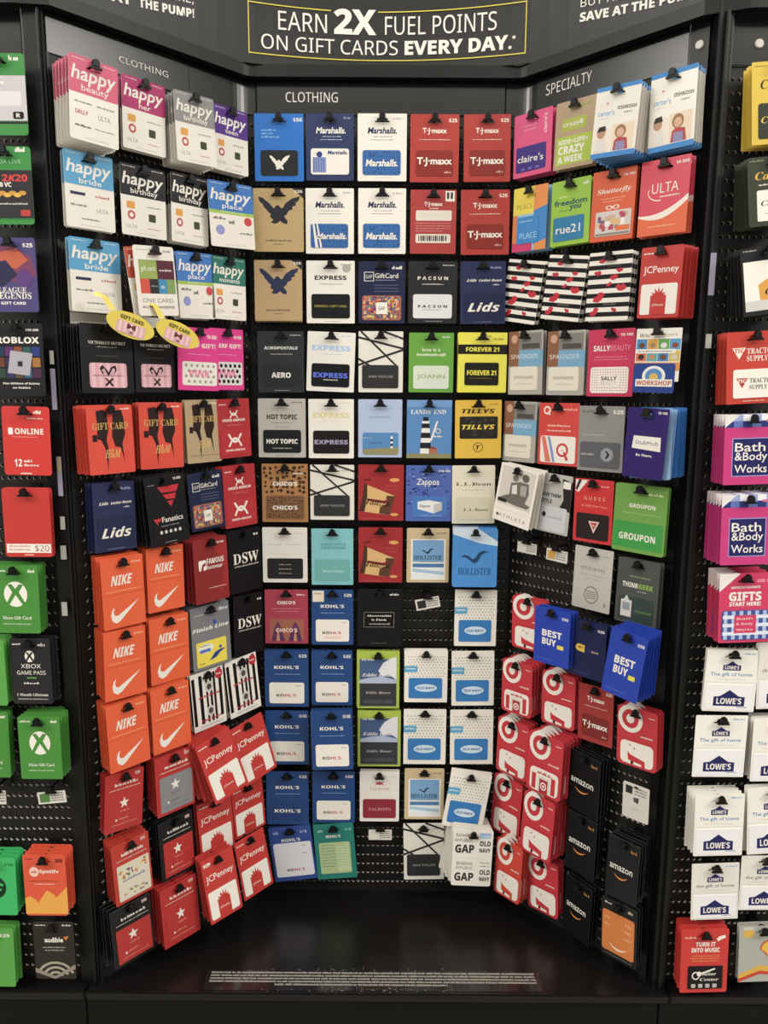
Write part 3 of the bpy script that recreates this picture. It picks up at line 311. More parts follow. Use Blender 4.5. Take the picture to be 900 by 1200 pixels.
'guess':('cf1f22',.02,[P([(.02,.02),(.34,.02),(.1,.22),(.02,.2)],'e2ded6'),P([(.1,.02),(.18,.02),(.06,.2),(.02,.16)],'333'),T('G U E S S',.52,.3,.055,'f0b0a4','i',.54),T('A Gift For You',.52,.42,.05,'f0b0a4','i',.66),M(.68,.1,.88,.025,'f0b0a4'),Kd(.08,.54,.92,.95,'241a1b',.05),P([(.4,.66),(.68,.66),(.54,.85)],'e2c8bc'),P([(.45,.68),(.63,.68),(.54,.8)],'b8342f'),M(.5,.72,.58,.03,W)]),
'groupon':('6aa03a',.04,[M(.64,.12,.94,.04,'c8dca0'),T('GROUPON',.54,.31,.06,W,'b',.5),M(.2,.42,.9,.014,'a8c878'),R(.02,.55,.96,.94,'2f9a3e',.02),T('GROUPON',.48,.77,.1,W,'b',.7)]),
'stitchfix':('bdb9ae',.02,[T('STITCH FIX',.5,.34,.055,'7d7a72','s',.62),M(.2,.44,.84,.014,'9a968c'),M(.34,.5,.72,.014,'9a968c'),C(.5,.76,.19,'7a776f'),C(.5,.76,.165,'bdb9ae')]+[R(.37,.7+i*.035,.63,.712+i*.035,'6a6760') for i in range(4)]+[M(.84,.86,.9,.1,'8a867c'),M(.7,.11,.93,.02,'9a968c')]),
'thinkgeek':('4a4e4b',.03,[M(.3,.26,.8,.03,'7f9a5c'),T('THINK',.33,.4,.075,W,'b',.38),T('GEEK',.7,.4,.075,'8fb83a','b',.34),M(.5,.48,.72,.02,'a8a8a0'),M(.2,.54,.9,.01,'5f635f'),Kd(.08,.58,.92,.95,'33423e',.05),R(.14,.64,.4,.9,'d2cec4'),R(.18,.68,.36,.8,'8a98a0'),P([(.2,.64),(.27,.56),(.34,.64)],'c8c8c8'),T('THINKGEEK',.68,.79,.035,'5c8a3c','b',.4)]),
'target':target(),'target_gift':target(True),'target_orange':target(False,'cf3a24'),
'bestbuy':('1a3fae',.02,[T('BEST',.5,.45,.12,W,'B',.56),T('BUY',.43,.6,.12,W,'B',.4),R(.66,.62,.84,.69,'e6d41e',.02),T('$50',.85,.14,.055,W,'b',.18),M(.1,.92,.62,.01,'6a8ae0')]),
'bestbuy_dark':('111c4a',.02,[T('$25',.85,.12,.05,W,'b',.18),P([(.2,.46),(.26,.42),(.44,.43),(.44,.56),(.26,.55),(.2,.52)],'d8b41e'),M(.27,.47,.4,.04,'222'),R(.54,.44,.545,.56,'555'),T('Geek',.72,.51,.05,'c8a080','b',.2),M(.12,.93,.6,.008,'5a6aa0')]),
'amazon':amazon(),
'amazon_orange':('17171a',.04,[M(.1,.07,.3,.03,W),M(.75,.08,.92,.05,'c8b89a'),Kd(.04,.2,.94,.9,'d87a26',.06),smile(.5,.76,.34,W,.12),M(.1,.32,.24,.04,'e8b080'),M(.1,.44,.24,.04,'e8b080'),M(.68,.32,.88,.04,'e8b080'),M(.68,.44,.88,.04,'e8b080'),M(.68,.56,.88,.04,'e8b080'),M(.1,.95,.9,.012,'8a857c')]),
'gta':('2f8a38',.06,[T('LIVE',.3,.13,.05,'9ad09a','i',.3),M(.7,.06,.9,.06,W),R(0,.27,1,.82,'c2bcc0'),M(.1,.35,.6,.05,W),R(.0,.46,.9,.64,'d6d0d4',.05),T('$20',.25,.55,.09,'6a6a6a','b',.3),R(.72,.71,.93,.8,K,.03),T('R',.82,.755,.05,W,'b',.08),R(0,.83,1,.86,'222')]),
'nba2k':('2f8a38',.06,[M(.7,.04,.9,.06,W),T('XBOX LIVE',.5,.19,.05,'9ad09a','i',.6),R(0,.3,1,.92,'2b2a2e'),T('NBA',.2,.4,.09,W,'x',.3),T('2K20',.66,.4,.09,'d8342a','x',.5),T('15,000 VC',.34,.49,.07,W,'B',.5)]+[C(.3+.1*i,.62-.025*(i%2),.075,['dca824','c8901c'][i%2],.04) for i in range(6)]+[M(.1,.73,.9,.025,'c8c4bc'),R(.74,.81,.93,.89,'b8342a',.02),R(0,.93,1,.935,'205a28')]),
'league':('4c4378',.05,[P([(0,.15),(.5,.1),(.9,.25),(1,.5),(.7,.62),(.3,.55),(0,.6)],'7a3c5c'),P([(.2,.2),(.62,.14),(.84,.3),(.6,.42),(.34,.36)],'c0583a'),P([(0,.36),(.4,.3),(.62,.5),(.3,.66),(0,.58)],'2b2a4a'),C(.75,.55,.16,'5c3a7c'),T('$25',.85,.1,.06,W,'b',.2),T('LEAGUE',.5,.7,.07,W,'s',.56),T('LEGENDS',.5,.78,.09,W,'s',.74),T('GIFT CARD',.5,.88,.04,W,'b',.5)]),
'roblox':('1c1b1e',.05,[T('$10-200',.8,.09,.035,W,'b',.26),T('ROBLOX',.5,.23,.09,W,'B',.86)]+[R(.05+(i%5)*.18,.32+(i//5)*.15,.21+(i%5)*.18,.45+(i//5)*.15,['1f3a58','5c2a6a','8a4a2c','2b5a5a','2c3a7a','6a3c2a','3a2a5c','4a6a3a','7a3a5c','a06a2c','2a4a3a','34345c','5c4a2a','2a5a7a','4a2a4a'][i]) for i in range(15)]+[P([(.34,.37),(.78,.41),(.7,.72),(.26,.68)],'a9a4ae'),R(.47,.52,.57,.59,'2b2a30'),T('Play Millions of Games',.52,.83,.04,W,'b',.74),T('on Roblox',.52,.885,.04,W,'b',.36)]),
'online':('cf2a22',.06,[M(.66,.08,.84,.05,W),M(.52,.17,.86,.02,W),T('ONLINE',.56,.36,.085,W,'b',.6),R(.12,.31,.22,.41,W,.02),M(.2,.44,.72,.014,'f0a89c'),T('12',.3,.82,.11,W,'b',.16),M(.42,.79,.6,.04,W),M(.42,.85,.74,.035,W),R(.34,.965,.58,.985,'e6bcb4')]),
'red20':('c42a20',.06,[R(.03,.81,.97,.94,W),M(.08,.84,.55,.03,'d8907c'),M(.08,.89,.55,.03,'d8907c'),T('$20',.78,.875,.1,'a83228','i',.3),R(.4,.96,.6,.98,'e0a094')]),
'xbox':xbox(),'xbox_light':('4fa03a',.05,[T('$25',.8,.12,.06,W,'b',.24)]),
'gamepass':('242326',.04,[M(.06,.08,.26,.03,W),M(.7,.09,.88,.05,'c8c4bc'),C(.48,.27,.12,W),P(xf([(-.7,-.6),(-.35,-.65),(0,-.3),(.35,-.65),(.7,-.6),(.25,-.1),(.75,.55),(.5,.75),(0,.12),(-.5,.75),(-.75,.55),(-.25,-.1)],.48,.27,.13),'242326'),T('XBOX',.5,.42,.065,W,'i',.5),T('GAME PASS',.5,.52,.06,W,'i',.72),R(.38,.59,.62,.61,'4fa03a'),M(.3,.68,.7,.03,W),T('1 Month Ultimate',.5,.86,.045,W,'f',.78),M(.12,.925,.88,.02,'b8b4ac')]),
'spotify':('dc4a20',.06,[M(.06,.07,.22,.03,'8a2a14'),T('30',.84,.1,.06,'5a1a10','B',.18),C(.25,.28,.11,'f0c8b4'),M(.18,.28,.32,.04,'dc4a20'),T('Spotify',.6,.28,.08,W,'b',.46),M(.12,.43,.82,.014,'5a1a10'),M(.25,.48,.72,.014,W),P([(0,.72),(.1,.68),(.24,.73),(.3,.79),(.52,.58),(.68,.65),(.74,.7),(1,.52),(1,.9),(0,.9)],'e6a02c'),R(0,.88,1,.97,'e6a02c')]),
'spotify_green':('1fb45a',.06,[T('$10',.84,.12,.05,'0e4a26','b',.2),C(.5,.52,.26,'10301c'),P([(.32,.44),(.5,.4),(.7,.46),(.68,.5),(.5,.45),(.34,.48)],'1fb45a'),P([(.36,.53),(.5,.5),(.66,.55),(.64,.58),(.5,.54),(.38,.56)],'1fb45a')]),
'audible':('2a241f',.04,[M(.05,.05,.32,.02,W),M(.72,.05,.95,.03,W),T('audible',.5,.31,.085,W,'F',.46),P([(.74,.26),(.88,.24),(.8,.32)],'e0742c'),M(.22,.44,.78,.02,'b8b2a8'),M(.26,.49,.74,.02,'b8b2a8')]+[('a',.5,.98,r,r-.065,'a89c88') for r in (.48,.34,.2)]+[P([(0,.8),(.48,.95),(1,.74),(1,.82),(.48,1),(0,.88)],'8f8474')]),
'cab_yellow':('d6b416',.02,[M(.05,.05,.3,.02,'8a7a1c'),T("Cabela's",.56,.27,.17,'2c2a12','e',.8),Kd(.12,.5,.92,.93,'2f3526',.04),T("Cabela's",.52,.7,.12,'d6b416','e',.7)]),
'cab_olive':('343a28',.03,[M(.05,.05,.3,.025,'8a8a6a'),T("Cabela's",.54,.27,.17,'dcae20','e',.8),M(.2,.4,.8,.025,W),Kd(.16,.48,.95,.93,W,.03),T("Cabela's",.56,.67,.12,'2f3526','e',.66),M(.3,.82,.8,.02,'888')]),
'cab_photo':('1b1a1b',.03,[M(.05,.04,.3,.02,'b8b2a8'),R(.04,.2,.98,.78,W),P([(.3,.55),(.6,.42),(.98,.5),(.98,.93),(.34,.93)],'d8982c'),R(.04,.78,.98,.93,'c8c4c0'),T('Cab',.6,.66,.14,'241f18','e',.36)]),
'tsc':('c2331f',.02,[P([(.1,.22),(.34,.22),(.22,.38)],W),T('TSC',.22,.26,.06,'c2331f','b',.16),T('TRACTOR',.62,.27,.08,W,'s',.52),T('SUPPLY C°',.62,.37,.08,W,'s',.52),Kd(.12,.52,.92,.92,W,.04),P([(.17,.64),(.38,.64),(.28,.78)],'b8342a'),T('TSC',.27,.68,.05,W,'b',.14),T('TRACTOR',.63,.68,.065,'3a342e','s',.44),T('SUPPLY C°',.63,.77,.065,'3a342e','s',.44),M(.3,.96,.7,.01,W)]),
'bbw':bbw(),
'gifts':('d02a5c',.03,[P([(0,0),(.4,0),(0,.26)],'e2dcd6'),M(.72,.1,.95,.07,'e88aa4'),T("AMERICA'S FAVORITE",.5,.2,.035,W,'B',.56),T('GIFTS',.5,.33,.13,W,'B',.62),T('START HERE!',.5,.44,.06,W,'B',.6),Kd(.06,.53,.98,.96,'3a4f96',.06)]+[R(.1+i*.15,.54,.17+i*.15,.95,'a8b8dc') for i in range(6)]+[R(.08,.6+j*.12,.96,.65+j*.12,'d8dcea') for j in range(3)]+[R(.3,.6,.72,.86,'d02a5c'),T('Bath',.5,.65,.05,W,'i',.3),T('& Body',.5,.73,.05,W,'i',.32),T('Works',.5,.81,.05,W,'i',.32)]),
'lowes':lowes(),'lowes_grey':lowes('ddd8ce','the gift of home','6a6a66'),
'guitar':('cc2a24',.04,[M(.08,.13,.34,.04,'f0b0a4'),P([(.74,.16),(.8,.12),(.92,.1),(.94,.14),(.84,.17),(.78,.2)],W),T('TURN IT',.52,.24,.07,W,'B',.42),T('INTO MUSIC',.52,.33,.07,W,'B',.6),M(.24,.42,.84,.02,'e0902c'),M(.2,.46,.84,.02,'e0902c'),M(.24,.5,.8,.02,'e0902c'),Kd(.16,.58,.9,.94,K,.02),C(.33,.73,.085,W),C(.33,.73,.06,K),C(.4,.7,.05,W),P([(.4,.69),(.72,.61),(.74,.63),(.41,.72)],W),T('Guitar',.59,.7,.075,W,'e',.34),T('Center',.62,.79,.075,W,'e',.4)]+[R(.24+i*.15,.86,.33+i*.15,.92,'b8b4ac') for i in range(4)]),
'shell':('a9aaa0',.02,[R(.1,.03,.3,.2,'d8a82c'),R(.1,.02,.3,.07,'c8c4a8'),P(xf([(-1,.1),(-.9,-.4),(-.6,-.75),(-.2,-.95),(.2,-.95),(.6,-.75),(.9,-.4),(1,.1),(.45,.6),(.4,.8),(-.4,.8),(-.45,.6)],.66,.4,.22),'c8391c'),P(xf([(-.85,.1),(-.75,-.35),(-.5,-.62),(-.15,-.8),(.15,-.8),(.5,-.62),(.75,-.35),(.85,.1),(.35,.5),(.32,.66),(-.32,.66),(-.35,.5)],.66,.4,.22),'e0b42c'),P([(0,.86),(.45,.7),(1,.78),(1,.86),(.45,.8),(0,.94)],'d8a82c'),P([(0,.94),(.45,.8),(1,.86),(1,.91),(.45,.86),(0,1)],'c8391c')]),
'white_slip':('dcd8d0',.02,[]),
'white_note':('cfcac0',.06,[R(.1,.08,.36,.3,'2b2a2a'),M(.45,.1,.9,.05,'77746e'),M(.45,.18,.9,.05,'77746e'),M(.45,.26,.9,.05,'77746e'),P([(.4,.38),(.62,.36),(.6,.52),(.44,.5)],'4a4a48'),M(.3,.68,.75,.02,'a8a49a'),M(.35,.74,.7,.02,'a8a49a')]),
'pale_blue':('8fb4dc',.03,[]),'clear_blue':('2f74c0',.03,[]),
}
DESC={'happy_beauty':'pink-topped white card lettered happy beauty','happy_her':'magenta-topped white card lettered happy her','happy_grey':'grey marbled happy birthday card','happy_teen':'purple-topped white card lettered happy teen','happy_bride':'sky-blue-topped white card lettered happy bride','happy_bday':'black-topped white card lettered happy birthday','happy_place':'blue-topped card with lime stripe lettered happy place','happy_moments':'teal-topped white card lettered happy moments','happy_orange':'rust-topped card peeping from behind',
'onecard':'tilted white card with coloured squares','vs':'black card with pink striped heart','pink':'hot pink card with grey-dotted white panel','pinkdots':'hot pink card with black polka-dot panel','hm':'red-orange card with two dark dress silhouettes','hmtan':'kraft-brown card with two dark dress silhouettes','ua':'dark red card with two white interlocked curves','lids':'navy card with bold slanted white lettering','fanatics':'black card with red striped flag emblem','gap':'navy card with multicoloured confetti panel','nike':'orange card with white tick swoosh','famous':'maroon shoe-store card with white lettering','dsw':'black card with three large white serif capitals','finish':'grey card with yellow runner panel','foot':'black-and-white vertically striped card',
'macy_red':'red card with white star','macy_grey':'red card with grey star panel','macy_black':'black card with red star panel','macy_celebrate':'red card with flowery celebration panel','jcp':'red card with white gift-box panel','jcp25':'red twenty-five dollar card with gift-box panel','ae_blue':'bright blue card with small white eagle','ae_tan':'kraft tan card with large dark eagle','ae_tan2':'kraft tan card with large navy eagle','marsh_navy':'navy card with white gift panel','marsh':'white card with blue scroll-patterned panel','marsh_stripe':'white card with blue panel and white ribbon','tj':'brick-red card with darker red panel','tj_dark':'deep red card with dark red panel','tj_back':'brick-red card showing its barcoded back',
'express':'white card with black yellow-lettered panel','express_blue':'white card with black panel lettered blue','express_gold':'white card with pale gold heading','pacsun':'black card with silver panel','aero':'charcoal card with white lettering','ann':'white card with dark criss-cross lines','joann':'green card with pale panel','f21':'yellow and black fashion card','hottopic':'grey card with black panel','le_card':'pale blue card with small seaside panel','le_light':'blue card with striped lighthouse picture','tillys':'golden yellow card with dark brick panel','chicos_leo':'leopard-print card','taliz':'dark red card with gold foil parcel','zappos':'blue patterned card with white shoebox','llbean':'cream card with dark serif lettering','whbm':'off-white card with black panel','teal':'pale turquoise card','hollister':'tan card with gull above beach picture','hollister_blue':'azure card with large gull','chicos_red':'crimson card with purple-figured panel',
'kohls25':'dark blue twenty-five dollar card, white panel','kohls50':'dark blue fifty dollar card, white panel','kohls_range':'dark blue variable-amount card, white panel','kohls_stick':'dark blue card with paper sticker','kohls_navy':'dark blue card with navy panel','kohls45':'blue card with tall white panel','tealgreen':'teal green card with pale printed sheet','af':'black card with small outlined white lettering','oldnavy':'white dotted card with blue panel','eddie':'lime-edged card with snowy mountain','talbots':'white card with crest and maroon panel','gapmulti':'white card with four shop names repeated',
'claires':'pink card with purple panel','crazy8':'kraft card with lime lettering panel','carters':'white card with blue edges and two children','place':'multicoloured yellow blue and pink card','rue21':'lime green card with blue panel','shutterfly':'orange card with photo-collage panel','ulta':'coral card with white curved band','sephora':'black-and-white striped card with red lips','spa':'grey spa-photo card with cream panel','sally':'raspberry card with dotted white panel','workshop':'white card with toy-animal squares','q':'coral red card with round letter emblem','grey25':'grey twenty-five dollar card','stubhub':'deep purple card with white ticket','athleta':'white card with monochrome seated people','style':'light grey card with black corner','guess':'bright red card with small triangle','groupon':'green card with darker green band','stitchfix':'pale grey card with round stitched emblem','thinkgeek':'dark grey card with dark green panel',
'target':'red bullseye card with wagon panel','target_gift':'red bullseye card with gift-bag panel','target_orange':'orange-red bullseye card','bestbuy':'royal blue card with heavy white lettering','bestbuy_dark':'midnight blue card with small yellow tag','amazon':'black card with orange smile','amazon_orange':'black-framed orange card with white smile',
'gta':'green and silver console card','nba2k':'green card with gold coins','league':'purple card with swirling artwork','roblox':'black card with silver cube tile','online':'plain red membership card','red20':'red twenty dollar card','xbox':'green card with white sphere emblem','xbox_light':'pale green card at frame edge','gamepass':'black card with white sphere emblem','spotify':'orange card with yellow mountain peaks','spotify_green':'bright green card with dark disc','audible':'black-brown card with bronze arcs','cab_yellow':'yellow card with script lettering','cab_olive':'olive card with white panel','cab_photo':'black card with white and orange picture','tsc':'red farm-store card with white panel','bbw':'magenta card with navy square','gifts':'crimson card with blue plaid panel','lowes':'white card with navy gabled emblem','lowes_grey':'pale grey card with navy gabled emblem','guitar':'red card with black guitar panel','shell':'silver card with yellow scallop','white_slip':'plain white card standing up','white_note':'small white printed note','pale_blue':'pale blue card','clear_blue':'blue glossy card'}
SIGNTEXT=[('EARN','i'),('2X','B'),('FUEL POINTS','i'),('ON GIFT CARDS','i'),('EVERY DAY.','B'),('*','B'),('BUY HERE,','i'),('SAVE AT','B'),('THE PUMP!','B'),('SAVE AT THE PUMP!','B'),('CLOTHING','i'),('SPECIALTY','i'),('M','F'),('x','F'),('GIFT CARD','B')]
# ---------------------------------------------------------------- card meshes
CW,CH=.105,.14
BR=[(.35,.13),(.35,.108),(.4,.1),(.41,.075),(.44,.055),(.5,.045),(.56,.055),(.59,.075),(.6,.1),(.65,.108),(.65,.13)]   # hanging hole, brim and crown
def rr(x0,y0,x1,y1,rad,n=3):
    if rad<=0: return [(x0,y0),(x1,y0),(x1,y1),(x0,y1)]
    ry=rad*CW/CH; o=[]
    for cx,cy,a in ((x1-rad,y0+ry,-90),(x1-rad,y1-ry,0),(x0+rad,y1-ry,90),(x0+rad,y0+ry,180)):
        for i in range(n+1):
            t=math.radians(a+90*i/n); o.append((cx+rad*math.cos(t),cy+ry*math.sin(t)))
    return o
class Pr:
    def __init__(s): s.v=[];s.f=[];s.mi=[];s.m=[];s.mk={}
    def mat(s,m_):
        if m_.name not in s.mk: s.mk[m_.name]=len(s.m); s.m.append(m_)
        return s.mk[m_.name]
    def poly(s,loops,y,m_):
        tri=tessellate_polygon([[Vector((p[0],p[1],0)) for p in l] for l in loops]); pts=[p for l in loops for p in l]; b=len(s.v); k=s.mat(m_)
        s.v+=[((p[0]-.5)*CW,y,-p[1]*CH) for p in pts]
        for t in tri: s.f.append(tuple(b+i for i in t)); s.mi.append(k)
    def quad(s,x0,y0,x1,y1,y,m_):
        b=len(s.v); s.v+=[((p[0]-.5)*CW,y,-p[1]*CH) for p in ((x0,y0),(x1,y0),(x1,y1),(x0,y1))]; s.f.append((b,b+3,b+2,b+1)); s.mi.append(s.mat(m_))
    def mesh(s,name):
        me=bpy.data.meshes.new(name); me.from_pydata(s.v,[],s.f)
        for m_ in s.m: me.materials.append(m_)
        me.polygons.foreach_set('material_index',s.mi); me.update(); return me
def slab(name,loops,y0,y1,m_,edge=None):
    p=Pr(); p.poly(loops,y0,m_); nf=len(p.f); p.poly(loops,y1,m_); em=edge or m_; k=p.mat(em); n=sum(len(l) for l in loops); b=0
    for l in loops:
        for i in range(len(l)):
            j=(i+1)%len(l); p.f.append((b+i,b+j,n+b+j,n+b+i)); p.mi.append(k)
        b+=len(l)
    me=p.mesh(name); bm=bmesh.new(); bm.from_mesh(me); bmesh.ops.recalc_face_normals(bm,faces=bm.faces); bm.to_mesh(me); bm.free(); return me
for k,(c,rad,ops) in DES.items():
    for o in ops:
        if o[0]=='t': need(o[1],o[6],o[8])
for s_,f_ in SIGNTEXT: need(s_,f_)
bake()
EDGE='c9c2b4'
def design(key):
    c,rad,ops=DES[key]; rnd=random.Random(key); out={}
    out['carrier']=slab('carrier',[rr(0,0,1,1,rad),BR],0,.0008,stock(c),mat('card_edge_'+c,'56534f' if sum(lin(c))<.06 else c,.5))
    pr=Pr(); boxes=[]; plastic=None; n=0
    for o in ops:
        t=o[0]; n+=1
        if t in 'rkqa' and t!='a' or t=='r': bb=(o[1],o[2],o[3],o[4])
        elif t=='t': w_=o[7] or .3; bb=(o[2]-w_/2,o[3]-o[4]*.6,o[2]+w_/2,o[3]+o[4]*.6)
        elif t=='m': bb=(o[1],o[2]-o[4]/2,o[3],o[2]+o[4]/2)
        elif t=='c': q=(o[5] or o[3]); bb=(o[1]-o[3],o[2]-q*.75,o[1]+o[3],o[2]+q*.75)
        elif t in ('p','P0'): xs=[p[0] for p in o[1]]; ys=[p[1] for p in o[1]]; bb=(min(xs),min(ys),max(xs),max(ys))
        elif t=='d': bb=(o[1],o[2],o[3],o[4])
        elif t=='a': bb=(o[1]-o[3],o[2]-o[3],o[1]+o[3],o[2])
        dep=0
        if t in ('q','P0'):
            for b_,d_,tt in boxes:
                if tt not in ('q','P0') and bb[0]<b_[2] and bb[2]>b_[0] and bb[1]<b_[3] and bb[3]>b_[1]: dep=max(dep,d_)
            d=dep+.00010+(n%12)*.000004
        else:
            for b_,d_,tt in boxes:
                if bb[0]<b_[2] and bb[2]>b_[0] and bb[1]<b_[3] and bb[3]>b_[1]: dep=max(dep,d_)
            d=dep+(.0008 if t=='k' else .00012)
        boxes.append((bb,d,t)); y=-d
        if t=='r' or t=='q':
            x0,y0,x1,y1=o[1:5]; rd=o[6] if t=='r' else 0; m_=ink(o[5])
            if x0<=.35 and x1>=.65 and y0<.05 and y1>.13: pr.poly([rr(max(x0,.0),y0,x1,y1,rd),BR],y,m_)
            elif rd: pr.poly([rr(x0,y0,x1,y1,rd)],y,m_)
            else: pr.quad(x0,y0,x1,y1,y,m_)
        elif t=='k':
            lp=[rr(o[1],o[2],o[3],o[4],o[6])]
            if o[2]<.12: lp=[rr(o[1],.14,o[3],o[4],o[6])] 
            plastic=slab('plastic_card',lp,-d,-d+.0008,mat('plastic_'+o[5],o[5],.34,.3,coat=.08))
        elif t=='t':
            v,f=text2d(o[1],o[6],o[8],(o[2]-.5)*CW,-o[3]*CH,o[4]*CH,(o[7]*CW if o[7] else None),o[9]); b=len(pr.v); kx=pr.mat(ink(o[5]))
            pr.v+=[(a,y,z) for a,z in v]; pr.f+=[tuple(b+i for i in q) for q in f]; pr.mi+=[kx]*len(f)
        elif t=='m':
            x0,yc,x1,h,cc=o[1:6]; m_=ink(cc); x=x0; lw=max(.012,h*.55)
            while x<x1-lw*.5:
                for q in range(rnd.randint(2,7)):
                    if x>x1-lw*.5: break
                    hh=h*rnd.choice((.65,.65,.65,1)); pr.quad(x,yc+h/2-hh,x+lw*.78,yc+h/2,y,m_); x+=lw
                x+=lw*.8
        elif t=='c':
            q=(o[5] or o[3]); pr.poly([[(o[1]+o[3]*math.cos(a*math.pi/10),o[2]+q*.75*math.sin(a*math.pi/10)) for a in range(20)]],y,ink(o[4]))
        elif t in ('p','P0'): pr.poly([o[1]],y,ink(o[2]))
        elif t=='d':
            x0,y0,x1,y1,nx,ny,r_,cc,alt=o[1:10]
            for j in range(ny):
                for i in range(nx):
                    x=x0+(i+.5+(.5 if alt and j%2 else 0))*(x1-x0)/nx; yy=y0+(j+.5)*(y1-y0)/ny
                    if x+r_>x1: continue
                    if yy<.15 and abs(x-.5)<.17: continue
                    pr.poly([[(x+r_*math.cos(a*math.pi/3),yy+r_*.75*math.sin(a*math.pi/3)) for a in range(6)]],y,ink(cc))
        elif t=='a':
            x,yc,ro_,ri,cc=o[1:6]; n_=12
            pr.poly([[(x+ro_*math.cos(math.pi*(.1+.8*i/n_)),yc-ro_*.6*math.sin(math.pi*(.1+.8*i/n_))) for i in range(n_+1)]+[(x+ri*math.cos(math.pi*(.9-.8*i/n_)),yc-ri*.6*math.sin(math.pi*(.9-.8*i/n_))) for i in range(n_+1)]],y,ink(cc))
    if pr.f: out['printing']=pr.mesh('printing')
    if plastic: out['plastic_card']=plastic
    return out
# ---------------------------------------------------------------- panels (place frames): origin, turn, words
PAN={'L':((-.305,1.80),45),'B':((.005,1.80),0),'R':((.315,1.80),-45),'P':((-.655,1.50),0),'S':((.638,1.50),0)}
def at(k,u,z,d=0):
    (x,y),a=PAN[k]; a=math.radians(a); return Vector((x+u*math.cos(a)+d*math.sin(a),y+u*math.sin(a)-d*math.cos(a),z+H))
def rz(k): return math.radians(PAN[k][1])
WHERE={'L':'clothing wing','B':'centre panel','R':'specialty wing','P':'bay past clothing wing','S':'bay past specialty wing'}
ROWN='zero first second third fourth fifth sixth seventh eighth ninth tenth eleventh twelfth'.split()
def place(cid):
    k=cid[0]; num=''.join(q for q in cid[1:] if q.isdigit()); c=cid[1+len(num):]; r=ROWN[int(num)]
    if k in 'PS': return '%s row of %s%s'%(r,WHERE[k],', outer stack' if c=='x' else '')
    cols={'L':dict(a='outermost',b='second inward',c='third inward',d='innermost'),'R':dict(a='innermost',b='second outward',c='third outward',d='outermost'),'B':dict(a='first column',b='second column',c='third column',d='fourth column',e='fifth column')}[k]
    return '%s row of %s, %s'%(r,WHERE[k],cols[c])
GRP={'L':'gift cards on the clothing wing','B':'gift cards on the centre panel','R':'gift cards on the specialty wing','P':'gift cards on the bay outside the clothing wing','S':'gift cards on the bay outside the specialty wing'}
DM={}
FULLB=('foot','sephora','target','target_gift','target_orange','vs','carters','bbw','gifts','ulta','hollister_blue')
def meshes(key):
    if key not in DM: DM[key]=design(key)
    return DM[key]
YAW={'R10c':-.16,'R11c':-.08,'R12c':-.18}             # stacks swung on their hooks
def gift_card(key,k,u,z,d,w_,h_,roll,pitch,label,group,full=True,yaw=0):
    ms=meshes(key)
    if full:
        e=empty('gift_card',at(k,u,z,d),(-pitch,-roll,rz(k)+yaw))
        for nm,me in ms.items(): link(bpy.data.objects.new(nm,me),e)
    else:
        e=link(bpy.data.objects.new('gift_card',ms['carrier'])); e.location=at(k,u,z,d); e.rotation_euler=(-pitch,-roll,rz(k)+yaw)
    e.scale=(w_/CW,1,h_/CH); return tag(e,label,'gift card',group)
# hooks ------------------------------------------------------------
def hookmesh():
    bm=bmesh.new()
    out=[]
    for prof,dp,tp in (([(-.0078,-.007),(.0078,-.007),(.0078,.003),(.0055,.007),(.0023,.009),(-.0023,.009),(-.0055,.007),(-.0078,.003)],.006,.9),([(-.0135,-.0105),(.0135,-.0105),(.0135,-.0082),(.0110,-.006),(-.0110,-.006),(-.0135,-.0082)],.0045,.96)):
        a=[bm.verts.new((p[0],0,p[1])) for p in prof]; b=[bm.verts.new((p[0]*tp,-dp,p[1]*tp)) for p in prof]; n=len(prof)
        bm.faces.new(a[::-1]); bm.faces.new(b)
        for i in range(n): bm.faces.new((a[i],a[(i+1)%n],b[(i+1)%n],b[i]))
    bmesh.ops.recalc_face_normals(bm,faces=bm.faces); me=bpy.data.meshes.new('end_cap'); bm.to_mesh(me); bm.free(); me.materials.append(PLAS); return me
CAPM=hookmesh()
def rodmesh():
    bm=bmesh.new(); bmesh.ops.create_cone(bm,cap_ends=True,segments=8,radius1=.0026,radius2=.0026,depth=1)
    bmesh.ops.rotate(bm,cent=(0,0,0),matrix=Matrix.Rotation(math.pi/2,3,'X'),verts=bm.verts); bmesh.ops.translate(bm,vec=(0,-.5,0),verts=bm.verts)
    me=bpy.data.meshes.new('rod'); bm.to_mesh(me); bm.free(); me.materials.append(WIRE); return me
RODM=rodmesh()
def platemesh():
    bm=bmesh.new(); v,f=boxvf(-.009,.009,-.003,0,-.02,.012); q=[bm.verts.new(p) for p in v]
    for t in f: bm.faces.new([q[i] for i in t])
    bmesh.ops.recalc_face_normals(bm,faces=bm.faces); me=bpy.data.meshes.new('back_plate'); bm.to_mesh(me); bm.free(); me.materials.append(MET); return me
PLM=platemesh()
def hook(k,u,z,length,label,tilt=0):
    e=empty('peg_hook',at(k,u,z,0),(0,0,rz(k))); r=link(bpy.data.objects.new('rod',RODM),e); r.scale=(1,length,1)
    c=link(bpy.data.objects.new('end_cap',CAPM),e); c.location=(0,-length,0); c.scale=(.88,1,.88); c.rotation_euler=(0,tilt,0)
    link(bpy.data.objects.new('back_plate',PLM),e); return tag(e,label,'display hook','peg hooks of the card rack')
